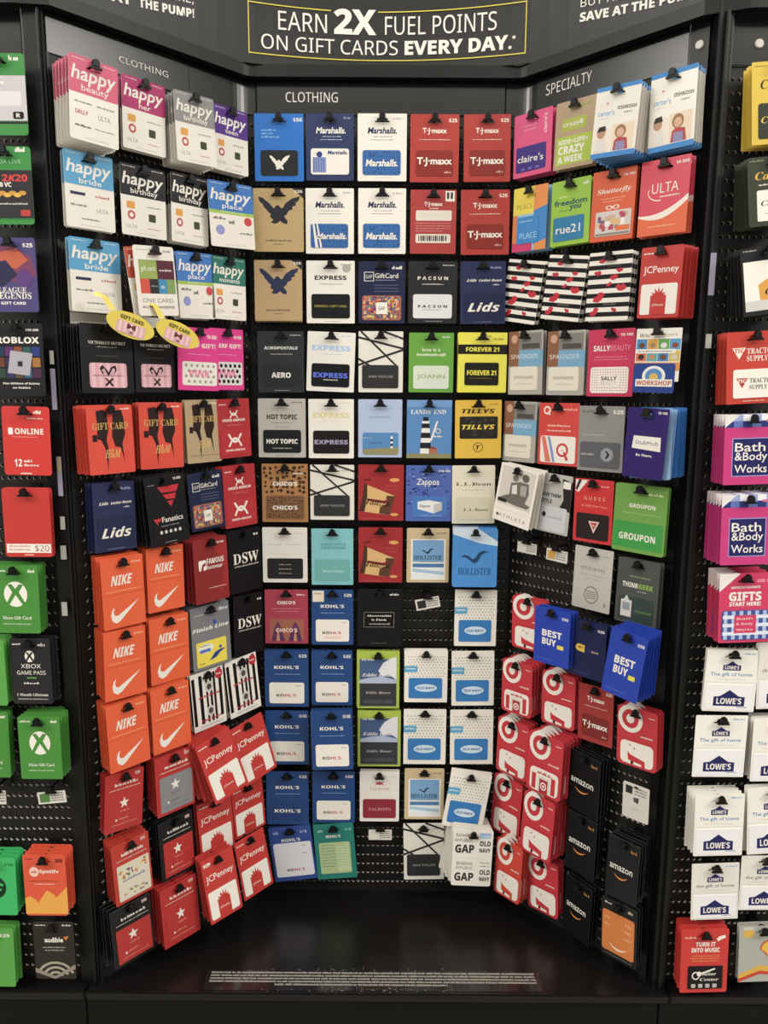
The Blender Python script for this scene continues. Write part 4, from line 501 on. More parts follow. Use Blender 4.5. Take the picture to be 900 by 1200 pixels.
# ---------------------------------------------------------------- the place: floor, wall and the rack
tag(box('floor',-5,5,-5,3.2,-.1,0,mat('floor_tile','8f8b82',.3,.5,noise=.1,scale=3)),'pale store floor in front of the rack','floor',kind='structure')
tag(box('wall_back',-5,5,3.2,3.3,0,3.4,mat('store_wall','8a867c',.7)),'plain store wall behind the rack','wall',kind='structure')
ZT=.6125; ZD=-1.2917
def pegboard(k,u0,u1,z0,z1,parent,pu=.0127,pz=.0254,r=.0037,skip=0):
    o0,a=PAN[k]; nx=int((u1-u0-.01)/pu); nz=int((z1-z0-.01)/pz); mx=(u1-u0-nx*pu)/2; mz=z1-z0-nz*pz
    V=[];F=[];MI=[]; oct_=[(r*math.cos(math.radians(45*i+45)),r*math.sin(math.radians(45*i+45))) for i in range(8)]; dep=.005
    def add(q,m_): F.append(q); MI.append(m_)
    for j in range(nz):
        for i in range(nx):
            b=len(V); x0=u0+mx+i*pu; zz=z1-.01-(j+1)*pz; cx=x0+pu/2; cz=zz+pz/2
            V.extend([(x0+pu,0,zz+pz),(x0,0,zz+pz),(x0,0,zz),(x0+pu,0,zz)])
            V.extend([(cx+p[0],0,cz+p[1]) for p in oct_]); V.extend([(cx+p[0],dep,cz+p[1]) for p in oct_])
            for s in range(4):
                h0,h1,h2=b+4+2*s,b+4+(2*s+1)%8,b+4+(2*s+2)%8
                add((b+s,h0,h1,h2,b+(s+1)%4),0)
            for s in range(8): add((b+4+s,b+12+s,b+12+(s+1)%8,b+4+(s+1)%8),1)
    def rect(x0,x1,za,zb,y=0):
        b=len(V); V.extend([(x0,y,za),(x1,y,za),(x1,y,zb),(x0,y,zb)]); add((b,b+1,b+2,b+3),0)
    xa=u0+mx; xb=xa+nx*pu; zb_=z1-.01; za_=zb_-nz*pz
    rect(u0,xa,z0,z1); rect(xb,u1,z0,z1); rect(xa,xb,zb_,z1); rect(xa,xb,z0,za_); rect(u0,u1,z0,z1,.012)
    rect(u0,u0+.0001,z0,z1,.0)
    o=meshobj('pegboard',V,F,[PEG,HOLE],parent,MI); p=at(k,0,0,0); o.location=p; o.rotation_euler=(0,0,rz(k)); return o
alc=empty('display_rack',(0,1.8,0)); tag(alc,'black three-sided alcove of pegboard wings above a dark base shelf','display rack','black card racks')
lb=empty('display_rack',(-1.0,1.6,0)); tag(lb,'black pegboard bay of game and music cards outside the clothing wing','display rack','black card racks')
rb=empty('display_rack',(1.0,1.6,0)); tag(rb,'black pegboard bay of hardware-store cards outside the specialty wing','display rack','black card racks')
def fixp(o,par):                                         # keep world placement while parenting
    o.parent=par; o.matrix_parent_inverse=Matrix.Translation(par.location).inverted(); return o
def F(o,par=alc): return fixp(o,par)
F(pegboard('L',-.435,0,ZD,ZT,None)); F(pegboard('B',-.31,.31,ZD,ZT,None)); F(pegboard('R',0,.395,ZD,ZT,None))
F(pegboard('P',-.62,0,ZD,ZT,None),lb); F(pegboard('S',0,.62,ZD,.60,None),rb)
def strip(name,path,z0,z1,m_,th=.004,par=alc,smooth=True):
    """upright sheet following a plan path (left to right), thickness behind"""
    V=[];Fc=[]; n=len(path)
    nrm=[]
    for i in range(n):
        a=Vector(path[max(0,i-1)]); b=Vector(path[min(n-1,i+1)]); t=(b-a).normalized(); nrm.append(Vector((-t.y,t.x)))
    for (x,y),q in zip(path,nrm): V+= [(x,y,z0+H),(x,y,z1+H),(x+q.x*th,y+q.y*th,z0+H),(x+q.x*th,y+q.y*th,z1+H)]
    for i in range(n-1):
        a=4*i;b=a+4; Fc+=[(a,b,b+1,a+1),(a+2,a+3,b+3,b+2),(a+1,b+1,b+3,a+3),(a,a+2,b+2,b)]
    Fc+=[(0,1,3,2),(4*n-4,4*n-2,4*n-1,4*n-3)]
    o=meshobj(name,V,Fc,[m_],None,None,False); return fixp(o,par)
def wpt(k,u,d=0): p=at(k,u,0,d); return (p.x,p.y)
def bend(a,c,b,n=8):                                     # rounded corner, quadratic
    return [((1-t)**2*a[0]+2*t*(1-t)*c[0]+t*t*b[0],(1-t)**2*a[1]+2*t*(1-t)*c[1]+t*t*b[1]) for t in [i/n for i in range(n+1)]]
# corner fillers between the wings, headers above
cL=(-.305,1.80); cR=(.315,1.80)
hL=strip('header_panel',[wpt('L',-.440,.003),wpt('L',-.145,.003)],ZT,.70,HDR); 
F(strip('header_corner',[wpt('L',-.1435,.002),wpt('L',-.045,.002)]+bend(wpt('L',-.045,.002),cL,(-.285,1.798))+[(-.283,1.798)],ZT,.70,HDR))
hB=strip('header_panel',[(-.280,1.796),(.272,1.796)],ZT,.70,HDR)
F(strip('header_corner',[(.275,1.798)]+bend((.29,1.798),cR,wpt('R',.03,.002))+[wpt('R',.032,.002)],ZT,.70,HDR))
hR=strip('header_panel',[wpt('R',.034,.003),wpt('R',.372,.003)],ZT,.70,HDR)
F(strip('header_end',[wpt('R',.374,.001),wpt('R',.41,.001)],ZT,.70,MET))
hP=strip('header_panel',[(-1.3,1.495),(-.661,1.495)],ZT,.70,HDR,par=lb); hS=strip('header_panel',[(.642,1.495),(1.3,1.495)],.60,.70,HDR,par=rb)
# posts
for par,x0,x1 in ((alc,-.652,-.612),(alc,.607,.636)):
    F(box('post',x0,x1,1.478,1.53,H+ZD-.02,H+.70,MET,None,.003),par)
F(box('post_ridge',-.622,-.616,1.470,1.480,H+ZD,H+.68,MET,None,.002)); F(box('post_ridge',.617,.624,1.468,1.480,H+ZD,H+.68,MET,None,.002))
F(strip('edge_flange',[wpt('L',-.452,.006),wpt('L',-.435,.006)],ZD,ZT,MET)); F(strip('edge_flange',[wpt('R',.395,.006),wpt('R',.412,.006)],ZD,ZT,MET))
# base shelf and kick panels
def deck(name,pts,z0,z1,m_,par):
    bm=bmesh.new(); a=[bm.verts.new((x,y,z0+H)) for x,y in pts]; b=[bm.verts.new((x,y,z1+H)) for x,y in pts]; n=len(pts)
    bm.faces.new(a); bm.faces.new(b[::-1])
    for i in range(n): bm.faces.new((a[i],a[(i+1)%n],b[(i+1)%n],b[i]))
    bmesh.ops.recalc_face_normals(bm,faces=bm.faces); bmesh.ops.bevel(bm,geom=[e for e in bm.edges],offset=.0025,segments=2,affect='EDGES')
    me=bpy.data.meshes.new(name); bm.to_mesh(me); bm.free(); me.materials.append(m_); return fixp(link(bpy.data.objects.new(name,me)),par)
deck('base_shelf',[(-.634,1.452),(.636,1.452),(.636,1.53),(.33,1.83),(-.32,1.83),(-.634,1.52)],ZD-.02,ZD,DECK,alc)
deck('base_shelf',[(-1.3,1.452),(-.6365,1.452),(-.6365,1.53),(-1.3,1.53)],ZD-.02,ZD+.001,DECK,lb); deck('base_shelf',[(.6385,1.452),(1.3,1.452),(1.3,1.53),(.6385,1.53)],ZD-.02,ZD+.001,DECK,rb)
F(box('kick_panel',-.634,.615,1.458,1.475,.01,H+ZD-.021,KICK,None,.002)); F(box('kick_panel',-1.3,-.6365,1.458,1.475,.01,H+ZD-.021,KICK,None,.002),lb); F(box('kick_panel',.6185,1.3,1.458,1.475,.01,H+ZD-.021,KICK,None,.002),rb)
F(box('back_sheet',-.32,.33,1.835,1.845,.02,H+.72,MET)); 
# header sign: fascia tray and the curved face above it
sg=empty('header_sign',(0,1.7,H+.7)); tag(sg,'charcoal curved sign over the rack announcing fuel points','sign')
fp=[(-1.35,1.46),(-.66,1.46),(-.645,1.462)]+[wpt('L',-.44,.03)]+bend((-.3026,1.76),(-.2926,1.77),(-.278,1.77),4)+bend((.288,1.77),(.3026,1.77),(.3126,1.76),4)+[wpt('R',.41,.03),(.655,1.462),(.67,1.46),(1.35,1.46)]
strip('fascia',fp,.681,.706,MET,.02,sg)
RS,YC=1.12,1.80
def arcp(s,off=0): a=s/RS; return ((RS-off)*math.sin(a),YC-RS+(RS-off)*math.cos(a))
strip('sign_face',[arcp(-.72+.04*i) for i in range(37)],.705,1.05,SIGN,.004,sg)
for p in sg.children:
    if p.name.startswith('sign_face'): p.data.polygons.foreach_set('use_smooth',[False]*len(p.data.polygons))
# tray floor between the fascia and the curved face
V=[];Fc=[]
for i,(x,y) in enumerate(fp[3:-3]): V+=[(x,y+.004,H+.703),(x,1.86,H+.703)]
for i in range(len(fp[3:-3])-1): Fc.append((2*i,2*i+1,2*i+3,2*i+2))
fixp(meshobj('tray_floor',V,Fc,[MET]),sg)
def arctext(s,f,s0,s1,z0,z1,m_,par=sg,full=True):
    v,fc=text2d(s,f,0,(s0+s1)/2,(z0+z1)/2,z1-z0,s1-s0,0,full); o=meshobj('lettering',[(*arcp(a,.002),b+H) for a,b in v],fc,[m_]); return fixp(o,par)
arctext('EARN','i',-0.2290,-0.1232,0.7776,0.8153,WHITE); arctext('2X','B',-0.1083,-0.0146,0.7771,0.8286,WHITE); arctext('FUEL POINTS','i',0.0043,0.2483,0.7776,0.8153,WHITE)
arctext('ON GIFT CARDS','i',-0.2663,0.0328,0.7363,0.7664,WHITE); arctext('EVERY DAY.','B',0.0479,0.2815,0.7363,0.7654,WHITE); arctext('*','B',0.2820,0.2901,0.7557,0.7633,WHITE)
arctext('BUY HERE,','i',-0.5216,-0.4064,0.8016,0.8220,WHITE); arctext('SAVE AT','B',-0.6527,-0.5323,0.7766,0.7939,WHITE); arctext('THE PUMP!','B',-0.5181,-0.4064,0.7766,0.7939,WHITE); arctext('BUY HERE,','i',0.4237,0.5405,0.7965,0.8148,WHITE); arctext('SAVE AT THE PUMP!','B',0.4232,0.6578,0.7705,0.7888,WHITE)
def arcline(pts,wd,gap=None):
    V=[];Fc=[]
    for (sa,za,sb,zb) in pts:
        n=max(1,int(abs(sb-sa)/.02)); b=len(V)
        for i in range(n+1):
            t=i/n; s_=sa+(sb-sa)*t; z_=za+(zb-za)*t
            if abs(sb-sa)>abs(zb-za): V+=[(*arcp(s_,.002),z_-wd/2+H),(*arcp(s_,.002),z_+wd/2+H)]
            else: V+=[(*arcp(s_-wd/2,.002),z_+H),(*arcp(s_+wd/2,.002),z_+H)]
        Fc+=[(b+2*i,b+2*i+2,b+2*i+3,b+2*i+1) for i in range(n)]
    return V,Fc
V,Fc=arcline([(-0.2937,0.8265,-0.1142,0.8235),(-0.0112,0.8235,0.3121,0.8276),(-0.2937,0.7256,0.3121,0.7256),(-0.2927,0.7243,-0.2927,0.8279),(0.3110,0.7243,0.3110,0.8288)],.0022); fixp(meshobj('yellow_border',V,Fc,[YEL]),sg)
def walltext(s,k,u0,u1,z0,z1,par):
    v,fc=text2d(s,'i',0,(u0+u1)/2,(z0+z1)/2,z1-z0,u1-u0,0,True); o=meshobj('lettering',[(*(at(k,a,0,.0045 if k!='B' else .0055).xy),b+H) for a,b in v],fc,[WHITE]); return fixp(o,alc)
walltext('CLOTHING','L',-.2989,-.1935,.6345,.6460,alc); walltext('CLOTHING','B',-.2205,-.1047,.6375,.6585,alc); walltext('SPECIALTY','R',.0601,.1706,.6390,.6610,alc)
F(hL);F(hB);F(hR)
# small things on the rack
def disc(loc,k,label):
    bm=bmesh.new(); bmesh.ops.create_cone(bm,cap_ends=True,segments=20,radius1=.0085,radius2=.007,depth=.003); bmesh.ops.rotate(bm,cent=(0,0,0),matrix=Matrix.Rotation(math.pi/2,3,'X'),verts=bm.verts)
    me=bpy.data.meshes.new('round_magnet'); bm.to_mesh(me); bm.free(); me.materials.append(STRIP2 if False else TAGW); o=link(bpy.data.objects.new('round_magnet',me)); o.location=loc; o.rotation_euler=(0,0,rz(k)); tag(o,label,'magnet')
disc(at('R',.3931,.6441,.004),'R','white round magnet beside the specialty header'); disc(at('S',.0519,.6356,.0075),'S','white round magnet on header of the outer bay')
for i,(x,za,zb,m_,wd,lb_) in enumerate([(-.628,.0760,.0504,STRIP2,.0075,'pale tab, uppermost on post beside clothing wing'),(-.628,.0423,-.0357,STRIP,.0095,'long lilac strip below pale tab, post beside clothing wing'),(-.6265,-.1267,-.2041,STRIP,.009,'long lilac strip with tan patch, post beside clothing wing'),(-.6265,-.2451,-.2708,STRIP2,.009,'cream tab below tan-patched strip, post beside clothing wing'),(-.6285,-.3037,-.3315,STRIP2,.011,'grey tab beside red twenty dollar card, post by clothing wing'),(-.6335,-.4196,-.4480,STRIP2,.011,'lowest grey tab on post beside clothing wing'),(.6225,.2629,.186,STRIP,.011,'long lilac strip on post beside specialty wing'),(.6245,.1148,.0883,STRIP2,.011,'short grey tab on post beside specialty wing')]):
    o=box('label_strip',x-wd/2,x+wd/2,1.4655,1.4665,H+zb,H+za,m_); tag(o,lb_,'label strip','label strips on the posts')
    if i==2: q=box('tan_patch',x-.003,x+.003,1.465,1.4655,H+za-.03,H+za-.002,mat('tan_patch','a08b5c',.5),o)
    st=box('clip',x-.002,x+.002,1.4665,1.479,H+(za+zb)/2-.004,H+(za+zb)/2+.004,MET,o)
def price_tag(k,u0,z0,u1,z1,roll,label,d=.045,patch=None):
    e=empty('price_tag',at(k,(u0+u1)/2,(z0+z1)/2,d),(0,-roll,rz(k))); w2,h2=(u1-u0)/2,abs(z0-z1)/2
    box('slip',-w2,w2,0,.0008,-h2,h2,TAGW,e); V=[];Fc=[]; r=random.Random(label)
    for j in range(4):
        x=0-w2*.05
        while x<w2*.85:
            l=r.uniform(.002,.006); zz=h2*(.6-.4*j); b=len(V); V+=[(x,-.0003,zz),(min(x+l,w2*.9),-.0003,zz),(min(x+l,w2*.9),-.0003,zz+h2*.18),(x,-.0003,zz+h2*.18)]; Fc.append((b,b+1,b+2,b+3)); x+=l+.0015
    meshobj('small_print',V,Fc,[ink('6a665e')],e)
    if patch: box('picture',-w2*.85,-w2*.15,-.0005,0,-h2*.7,h2*.7,ink(patch),e)
    tag(e,label,'price tag','price tags on empty hooks')
    hook(k,(u0+u1)/2,max(z0,z1)+.007,d+.002,'black hook tip carrying the '+label.split(',')[0])
price_tag('R',.055,-.3408,.1079,-.3652,-.02,'white price tag on empty hook, inner of two on specialty wing')
price_tag('R',.1344,-.3451,.1888,-.3718,-.05,'white price tag with orange picture on specialty wing',patch='c99a3a')
price_tag('B',.0814,-.4861,.1396,-.5130,.2,'tilted price tag with dark picture in empty centre slot',patch='2b2a28')
price_tag('B',-.0299,-1.0917,.0288,-1.1195,0,'low white price tag below maroon-panelled card, centre panel')
price_tag('P',-.0538,-.8234,.005,-.8500,.1,'tilted price tag with green picture above orange mountain card',patch='4f7f3a')
price_tag('P',-.155,-.8222,-.1201,-.8527,0,'white price tag cut by frame above green disc card')
def oval(u,z,d,rot,label):
    e=empty('hang_tag',at('L',u,z,d),(0,-rot,rz('L'))); n=28
    pts=[(.0495*math.cos(2*math.pi*i/n),.0235*math.sin(2*math.pi*i/n)) for i in range(n)]
    V=[(x,0,z_) for x,z_ in pts]+[(x,.0008,z_) for x,z_ in pts]; Fc=[tuple(range(n)),tuple(range(2*n-1,n-1,-1))]+[(i,(i+1)%n,n+(i+1)%n,n+i) for i in range(n)]
    meshobj('tag_body',V,Fc,[mat('tag_yellow','e0c81c',.4)],e)
    meshobj('neck_strap',[(-.046,0,.012),(-.034,0,.019),(-.052,.004,.036),(-.064,.004,.032),(-.075,.02,.034),(-.07,.02,.042)],[(0,1,2,3),(3,2,5,4)],[mat('tag_yellow','e0c81c',.4)],e)
    b_=box('pink_panel',-.028,.030,-.0009,-.0001,-.0185,.0045,mat('tag_pink','dca8ac',.4),e)
    p=Pr()
    for q in range(5): p.v+=[(-.024+q*.011,-.0011,-.016),(-.019+q*.011,-.0011,-.016),(-.019+q*.011,-.0011,.003),(-.024+q*.011,-.0011,.003)]; p.f.append((4*q,4*q+1,4*q+2,4*q+3)); p.mi.append(p.mat(ink('ecc6c6')))
    b=len(p.v); v,f=text2d('M','F',0,.001,-.003,.010,.018); p.v+=[(a,-.0014,c) for a,c in v]; p.f+=[tuple(b+i for i in q) for q in f]; p.mi+=[p.mat(ink('7a2f35'))]*len(f)
    b=len(p.v); v,f=text2d('x','F',0,.002,-.0135,.007,.010); p.v+=[(a,-.0014,c) for a,c in v]; p.f+=[tuple(b+i for i in q) for q in f]; p.mi+=[p.mat(ink('7a2f35'))]*len(f)
    b=len(p.v); v,f=text2d('GIFT CARD','B',0,.0,.0115,.0075,.048); p.v+=[(a,-.0006,c) for a,c in v]; p.f+=[tuple(b+i for i in q) for q in f]; p.mi+=[p.mat(ink('55501a'))]*len(f)
    link(bpy.data.objects.new('printing',p.mesh('printing')),e); tag(e,label,'hang tag','yellow oval hang tags')
oval(-.3532,.1239,.112,-.28,'yellow oval hang tag over outermost black heart card'); oval(-.2539,.1136,.112,-.33,'yellow oval hang tag between black heart card and hot pink card')
for u,z,w_,lb_ in ((-.375,.150,.105,'plain white slip standing behind outermost black heart card'),(-.268,.152,.09,'plain white slip standing behind second black heart card')):
    e=empty('blank_slip',at('L',u,z,.014),(0,0,rz('L'))); box('sheet',-w_/2,w_/2,0,.0008,-.06,0,TAGW,e); tag(e,lb_,'paper slip','white slips behind the black heart cards')
# fine print label on the base shelf
fl=empty('fine_print_label',(-.006,1.489,H+ZD)); box('film',-.376,.372,-.028,.030,.0003,.0008,mat('clear_film','1c1a18',.12,.6),fl)
V=[];Fc=[];r=random.Random(5)
for j in range(5):
    x=-.366; xe=.358 if j<4 else .16
    if j==4: x=-.22
    z_=.0010
    while x<xe:
        l=r.uniform(.006,.022); yy=.020-j*.0085
        xx=x
        while xx<min(x+l,xe):
            b=len(V); V+=[(xx,yy,z_),(xx+.0022,yy,z_),(xx+.0022,yy+.0052*r.choice((.7,1)),z_),(xx,yy+.005,z_)]; Fc.append((b,b+1,b+2,b+3)); xx+=.003
        x+=l+.0025
meshobj('small_print',V,Fc,[mat('worn_print','8f8b80',.6)],fl)
V=[];Fc=[]
for i in range(120):
    x=r.gauss(-.02,.11); y=r.choice((.030,-.026))+r.gauss(0,.004); s_=r.uniform(.0006,.002); b=len(V); V+=[(x,y,.0011),(x+s_*r.uniform(1,3),y,.0011),(x+s_,y+s_,.0011)]; Fc.append((b,b+1,b+2))
o=meshobj('scuff_flecks',V,Fc,[mat('worn_print','8f8b80',.6)],fl); o['kind']='stuff'
tag(fl,'long clear label of worn white fine print on the base shelf','label')
# ---------------------------------------------------------------- every card stack: id, face, along panel, top height, depth, width, height, roll, lean, cards behind, of which single things
CARDS=[
('L1a','happy_beauty',-0.3857,0.5910,0.079,0.0915,0.1432,-0.034,0.00,5,5),
('L1b','happy_her',-0.2734,0.5967,0.050,0.0905,0.1332,-0.021,0.00,1,1),
('L1c','happy_grey',-0.1811,0.5881,0.079,0.0907,0.1312,0.035,0.00,5,5),
('L1d','happy_teen',-0.0754,0.5955,0.050,0.0860,0.1300,0.000,0.00,2,2),
('L2a','happy_bride',-0.3917,0.4376,0.050,0.0941,0.1357,0.000,0.00,1,1),
('L2b','happy_bday',-0.2835,0.4362,0.050,0.0954,0.1329,0.000,0.00,0,0),
('L2c','happy_bday',-0.1796,0.4402,0.050,0.0860,0.1356,-0.012,0.00,2,2),
('L2d','happy_place',-0.0942,0.4381,0.070,0.1118,0.1316,0.048,0.00,0,0),
('L3a','happy_bride',-0.3882,0.2844,0.050,0.0988,0.1350,0.000,0.00,1,1),
('L3b','onecard',-0.2946,0.2789,0.100,0.0860,0.1313,0.069,0.00,1,1),
('L3c','happy_place',-0.1739,0.2884,0.050,0.0860,0.1345,0.041,0.00,2,2),
('L3d','happy_moments',-0.0893,0.2895,0.050,0.0860,0.1322,0.000,0.00,1,1),
('L4a','vs',-0.3819,0.1274,0.068,0.1040,0.1310,0.000,0.00,4,4),
('L4b','vs',-0.2711,0.1277,0.050,0.0926,0.1295,0.000,0.00,1,1),
('L4c','pink',-0.1756,0.1337,0.060,0.0986,0.1309,-0.021,0.00,0,0),
('L4d','pinkdots',-0.0965,0.1376,0.045,0.0876,0.1331,0.000,0.00,0,0),
('L5a','hm',-0.3842,-0.0268,0.068,0.0934,0.1341,0.020,0.00,4,1),
('L5b','hm',-0.2645,-0.0228,0.050,0.0992,0.1366,0.000,0.00,2,1),
('L5c','hmtan',-0.1661,-0.0171,0.050,0.0860,0.1359,0.027,0.00,1,1),
('L5d','ua',-0.0874,-0.0149,0.050,0.0860,0.1316,0.038,0.00,1,1),
('L6a','lids',-0.3747,-0.1797,0.050,0.0886,0.1403,0.000,0.00,2,1),
('L6b','fanatics',-0.2799,-0.1715,0.079,0.0897,0.1450,0.085,0.00,5,1),
('L6c','gap',-0.1664,-0.1734,0.050,0.0860,0.1291,0.071,0.00,0,0),
('L6d','ua',-0.0765,-0.1644,0.050,0.0877,0.1424,0.043,0.00,2,1),
('L7a','nike',-0.3739,-0.3305,0.068,0.0903,0.1462,0.014,0.00,4,1),
('L7b','nike',-0.2720,-0.3251,0.057,0.0866,0.1396,0.000,0.00,3,1),
('L7c','famous',-0.1758,-0.3157,0.079,0.0860,0.1445,0.037,0.00,5,1),
('L7d','dsw',-0.0655,-0.3148,0.050,0.0907,0.1489,0.033,0.00,1,1),
('L8a','nike',-0.3750,-0.4818,0.068,0.0909,0.1461,-0.017,0.00,4,1),
('L8b','nike',-0.2690,-0.4787,0.057,0.0931,0.1474,0.000,0.00,3,0),
('L8c','finish',-0.1677,-0.4729,0.057,0.1000,0.1487,0.035,0.00,3,0),
('L8d','dsw',-0.0565,-0.4726,0.050,0.0860,0.1460,0.000,0.00,1,0),
('L9a','nike',-0.3792,-0.6367,0.068,0.0899,0.1469,0.026,0.00,4,0),
('L9b','nike',-0.2791,-0.6292,0.068,0.0915,0.1487,0.014,0.00,4,0),
('L9c','foot',-0.1770,-0.6276,0.050,0.0860,0.1402,0.062,0.00,1,1),
('L9d','foot',-0.0846,-0.6199,0.050,0.0881,0.1432,0.099,0.00,1,1),
('L10a','macy_red',-0.3810,-0.7989,0.050,0.0860,0.1301,-0.076,0.00,2,0),
('L10b','macy_grey',-0.2763,-0.7864,0.068,0.0931,0.1396,0.017,0.00,4,0),
('L10c','jcp',-0.1924,-0.7694,0.090,0.0916,0.1500,0.243,0.16,4,0),
('L10d','jcp',-0.0908,-0.7696,0.075,0.0932,0.1500,0.209,0.12,0,0),
('L11a','macy_celebrate',-0.3820,-0.9526,0.057,0.0860,0.1422,0.049,0.00,3,0),
('L11b','macy_black',-0.2726,-0.9470,0.057,0.0860,0.1443,0.043,0.00,3,0),
('L11c','jcp',-0.1680,-0.9443,0.050,0.0934,0.1482,0.036,0.05,1,0),
('L11d','jcp',-0.0750,-0.9434,0.050,0.0894,0.1310,0.056,0.03,0,0),
('L12a','macy_black',-0.3882,-1.1013,0.057,0.0935,0.1397,0.050,0.00,3,0),
('L12b','macy_red',-0.2783,-1.0995,0.068,0.0919,0.1442,0.032,0.04,4,0),
('L12c','jcp25',-0.1903,-1.0596,0.090,0.0861,0.1500,0.045,0.20,2,0),
('L12d','jcp',-0.0895,-1.0637,0.075,0.0860,0.1500,0.091,0.14,0,0),
('B1a','ae_blue',-0.2306,0.5986,0.050,0.1074,0.1393,0.000,0.00,0,0),
('B1b','marsh_navy',-0.1195,0.5993,0.050,0.1048,0.1380,0.000,0.00,0,0),
('B1c','marsh',-0.0052,0.6000,0.050,0.1072,0.1392,0.000,0.00,0,0),
('B1d','tj',0.1095,0.5993,0.050,0.1066,0.1403,0.000,0.00,0,0),
('B1e','tj',0.2236,0.5999,0.050,0.1022,0.1391,0.014,0.00,0,0),
('B2a','ae_tan',-0.2343,0.4446,0.050,0.1116,0.1344,0.000,0.00,0,0),
('B2b','marsh_stripe',-0.1205,0.4453,0.050,0.1069,0.1388,0.000,0.00,0,0),
('B2c','marsh',-0.0045,0.4460,0.050,0.1056,0.1388,0.000,0.00,0,0),
('B2d','tj_back',0.1090,0.4436,0.050,0.1018,0.1357,0.000,0.00,0,0),
('B2e','tj',0.2233,0.4443,0.050,0.1076,0.1376,0.014,0.00,0,0),
('B3a','ae_tan2',-0.2370,0.2922,0.050,0.1071,0.1323,0.000,0.00,2,0),
('B3b','express',-0.1194,0.2917,0.050,0.1084,0.1365,0.000,0.00,0,0),
('B3c','gap',-0.0043,0.2911,0.050,0.1046,0.1351,0.000,0.00,0,0),
('B3d','pacsun',0.1102,0.2918,0.050,0.1097,0.1351,0.000,0.00,0,0),
('B3e','lids',0.2224,0.2925,0.050,0.1017,0.1365,0.014,0.00,0,0),
('B4a','aero',-0.2335,0.1370,0.050,0.1059,0.1370,0.000,0.00,0,0),
('B4b','express_blue',-0.1174,0.1361,0.050,0.1088,0.1336,-0.034,0.00,1,0),
('B4c','ann',-0.0057,0.1384,0.050,0.1014,0.1369,0.000,0.00,0,0),
('B4d','joann',0.1094,0.1359,0.050,0.1020,0.1337,0.000,0.00,0,0),
('B4e','f21',0.2261,0.1372,0.050,0.1115,0.1344,0.000,0.00,2,0),
('B5a','hottopic',-0.2334,-0.0139,0.050,0.1097,0.1356,0.000,0.00,0,0),
('B5b','express_gold',-0.1195,-0.0145,0.050,0.1048,0.1362,0.000,0.00,0,0),
('B5c','le_card',-0.0062,-0.0144,0.050,0.1013,0.1336,0.000,0.00,0,0),
('B5d','le_light',0.1073,-0.0152,0.050,0.1040,0.1340,0.000,0.00,0,0),
('B5e','tillys',0.2197,-0.0145,0.050,0.1070,0.1340,0.014,0.00,0,0),
('B6a','chicos_leo',-0.2285,-0.1644,0.050,0.1076,0.1377,0.000,0.00,0,0),
('B6b','ann',-0.1178,-0.1659,0.050,0.1027,0.1300,0.000,0.00,0,0),
('B6c','taliz',-0.0036,-0.1651,0.050,0.1063,0.1320,0.000,0.00,0,0),
('B6d','zappos',0.1081,-0.1658,0.050,0.1062,0.1320,0.000,0.00,0,0),
('B6e','llbean',0.2125,-0.1651,0.050,0.1003,0.1377,0.013,0.00,0,0),
('B7a','whbm',-0.2307,-0.3149,0.050,0.1063,0.1337,0.000,0.00,0,0),
('B7b','teal',-0.1181,-0.3173,0.050,0.0992,0.1364,0.000,0.00,0,0),
('B7c','taliz',-0.0038,-0.3135,0.050,0.1042,0.1336,0.000,0.00,0,0),
('B7d','hollister',0.1087,-0.3144,0.050,0.1002,0.1320,0.000,0.00,0,0),
('B7e','hollister_blue',0.2176,-0.3099,0.075,0.1050,0.1408,0.000,0.00,3,3),
('B8a','chicos_red',-0.2292,-0.4664,0.050,0.1034,0.1341,0.000,0.00,0,0),
('B8b','kohls_stick',-0.1187,-0.4657,0.050,0.1005,0.1373,0.000,0.00,0,0),
('B8c','af',-0.0044,-0.4637,0.050,0.1068,0.1430,0.000,0.00,0,0),
('B8e','oldnavy',0.2260,-0.4651,0.050,0.1007,0.1388,0.000,0.00,1,0),
('B9a','kohls25',-0.2311,-0.6177,0.050,0.1070,0.1443,0.000,0.00,1,0),
('B9b','kohls25',-0.1204,-0.6185,0.050,0.0998,0.1394,0.000,0.00,1,0),
('B9c','eddie',-0.0075,-0.6183,0.050,0.1033,0.1465,0.000,0.00,1,0),
('B9d','oldnavy',0.1088,-0.6154,0.050,0.1049,0.1331,0.000,0.00,1,0),
('B9e','oldnavy',0.2221,-0.6162,0.050,0.1035,0.1400,0.014,0.00,0,0),
('B10a','kohls_range',-0.2321,-0.7723,0.050,0.1061,0.1413,0.000,0.00,0,0),
('B10b','kohls_range',-0.1204,-0.7544,0.090,0.1003,0.1518,0.026,0.00,1,0),
('B10c','eddie',-0.0045,-0.7708,0.050,0.1061,0.1465,0.000,0.00,1,0),
('B10d','oldnavy',0.1081,-0.7662,0.050,0.1046,0.1443,0.000,0.00,0,0),
('B10e','oldnavy',0.2229,-0.7668,0.050,0.1061,0.1430,0.013,0.00,0,0),
('B11a','kohls_navy',-0.2332,-0.9324,0.050,0.1054,0.1428,0.000,0.00,0,0),
('B11b','kohls50',-0.1179,-0.9316,0.050,0.1061,0.1381,0.000,0.00,0,0),
('B11c','talbots',-0.0030,-0.9309,0.050,0.0986,0.1346,0.000,0.00,1,0),
('B11d','hollister',0.1090,-0.9221,0.050,0.0987,0.1368,0.000,0.00,0,0),
('B11e','oldnavy',0.2238,-0.9170,0.080,0.1004,0.1488,-0.155,0.00,1,0),
('B12a','kohls45',-0.2310,-1.0808,0.050,0.1070,0.1494,0.120,0.00,1,0),
('B12b','tealgreen',-0.1203,-1.0723,0.050,0.1015,0.1519,0.081,0.00,2,0),
('B12d','ann',0.1084,-1.0697,0.050,0.1019,0.1550,0.023,0.00,0,0),
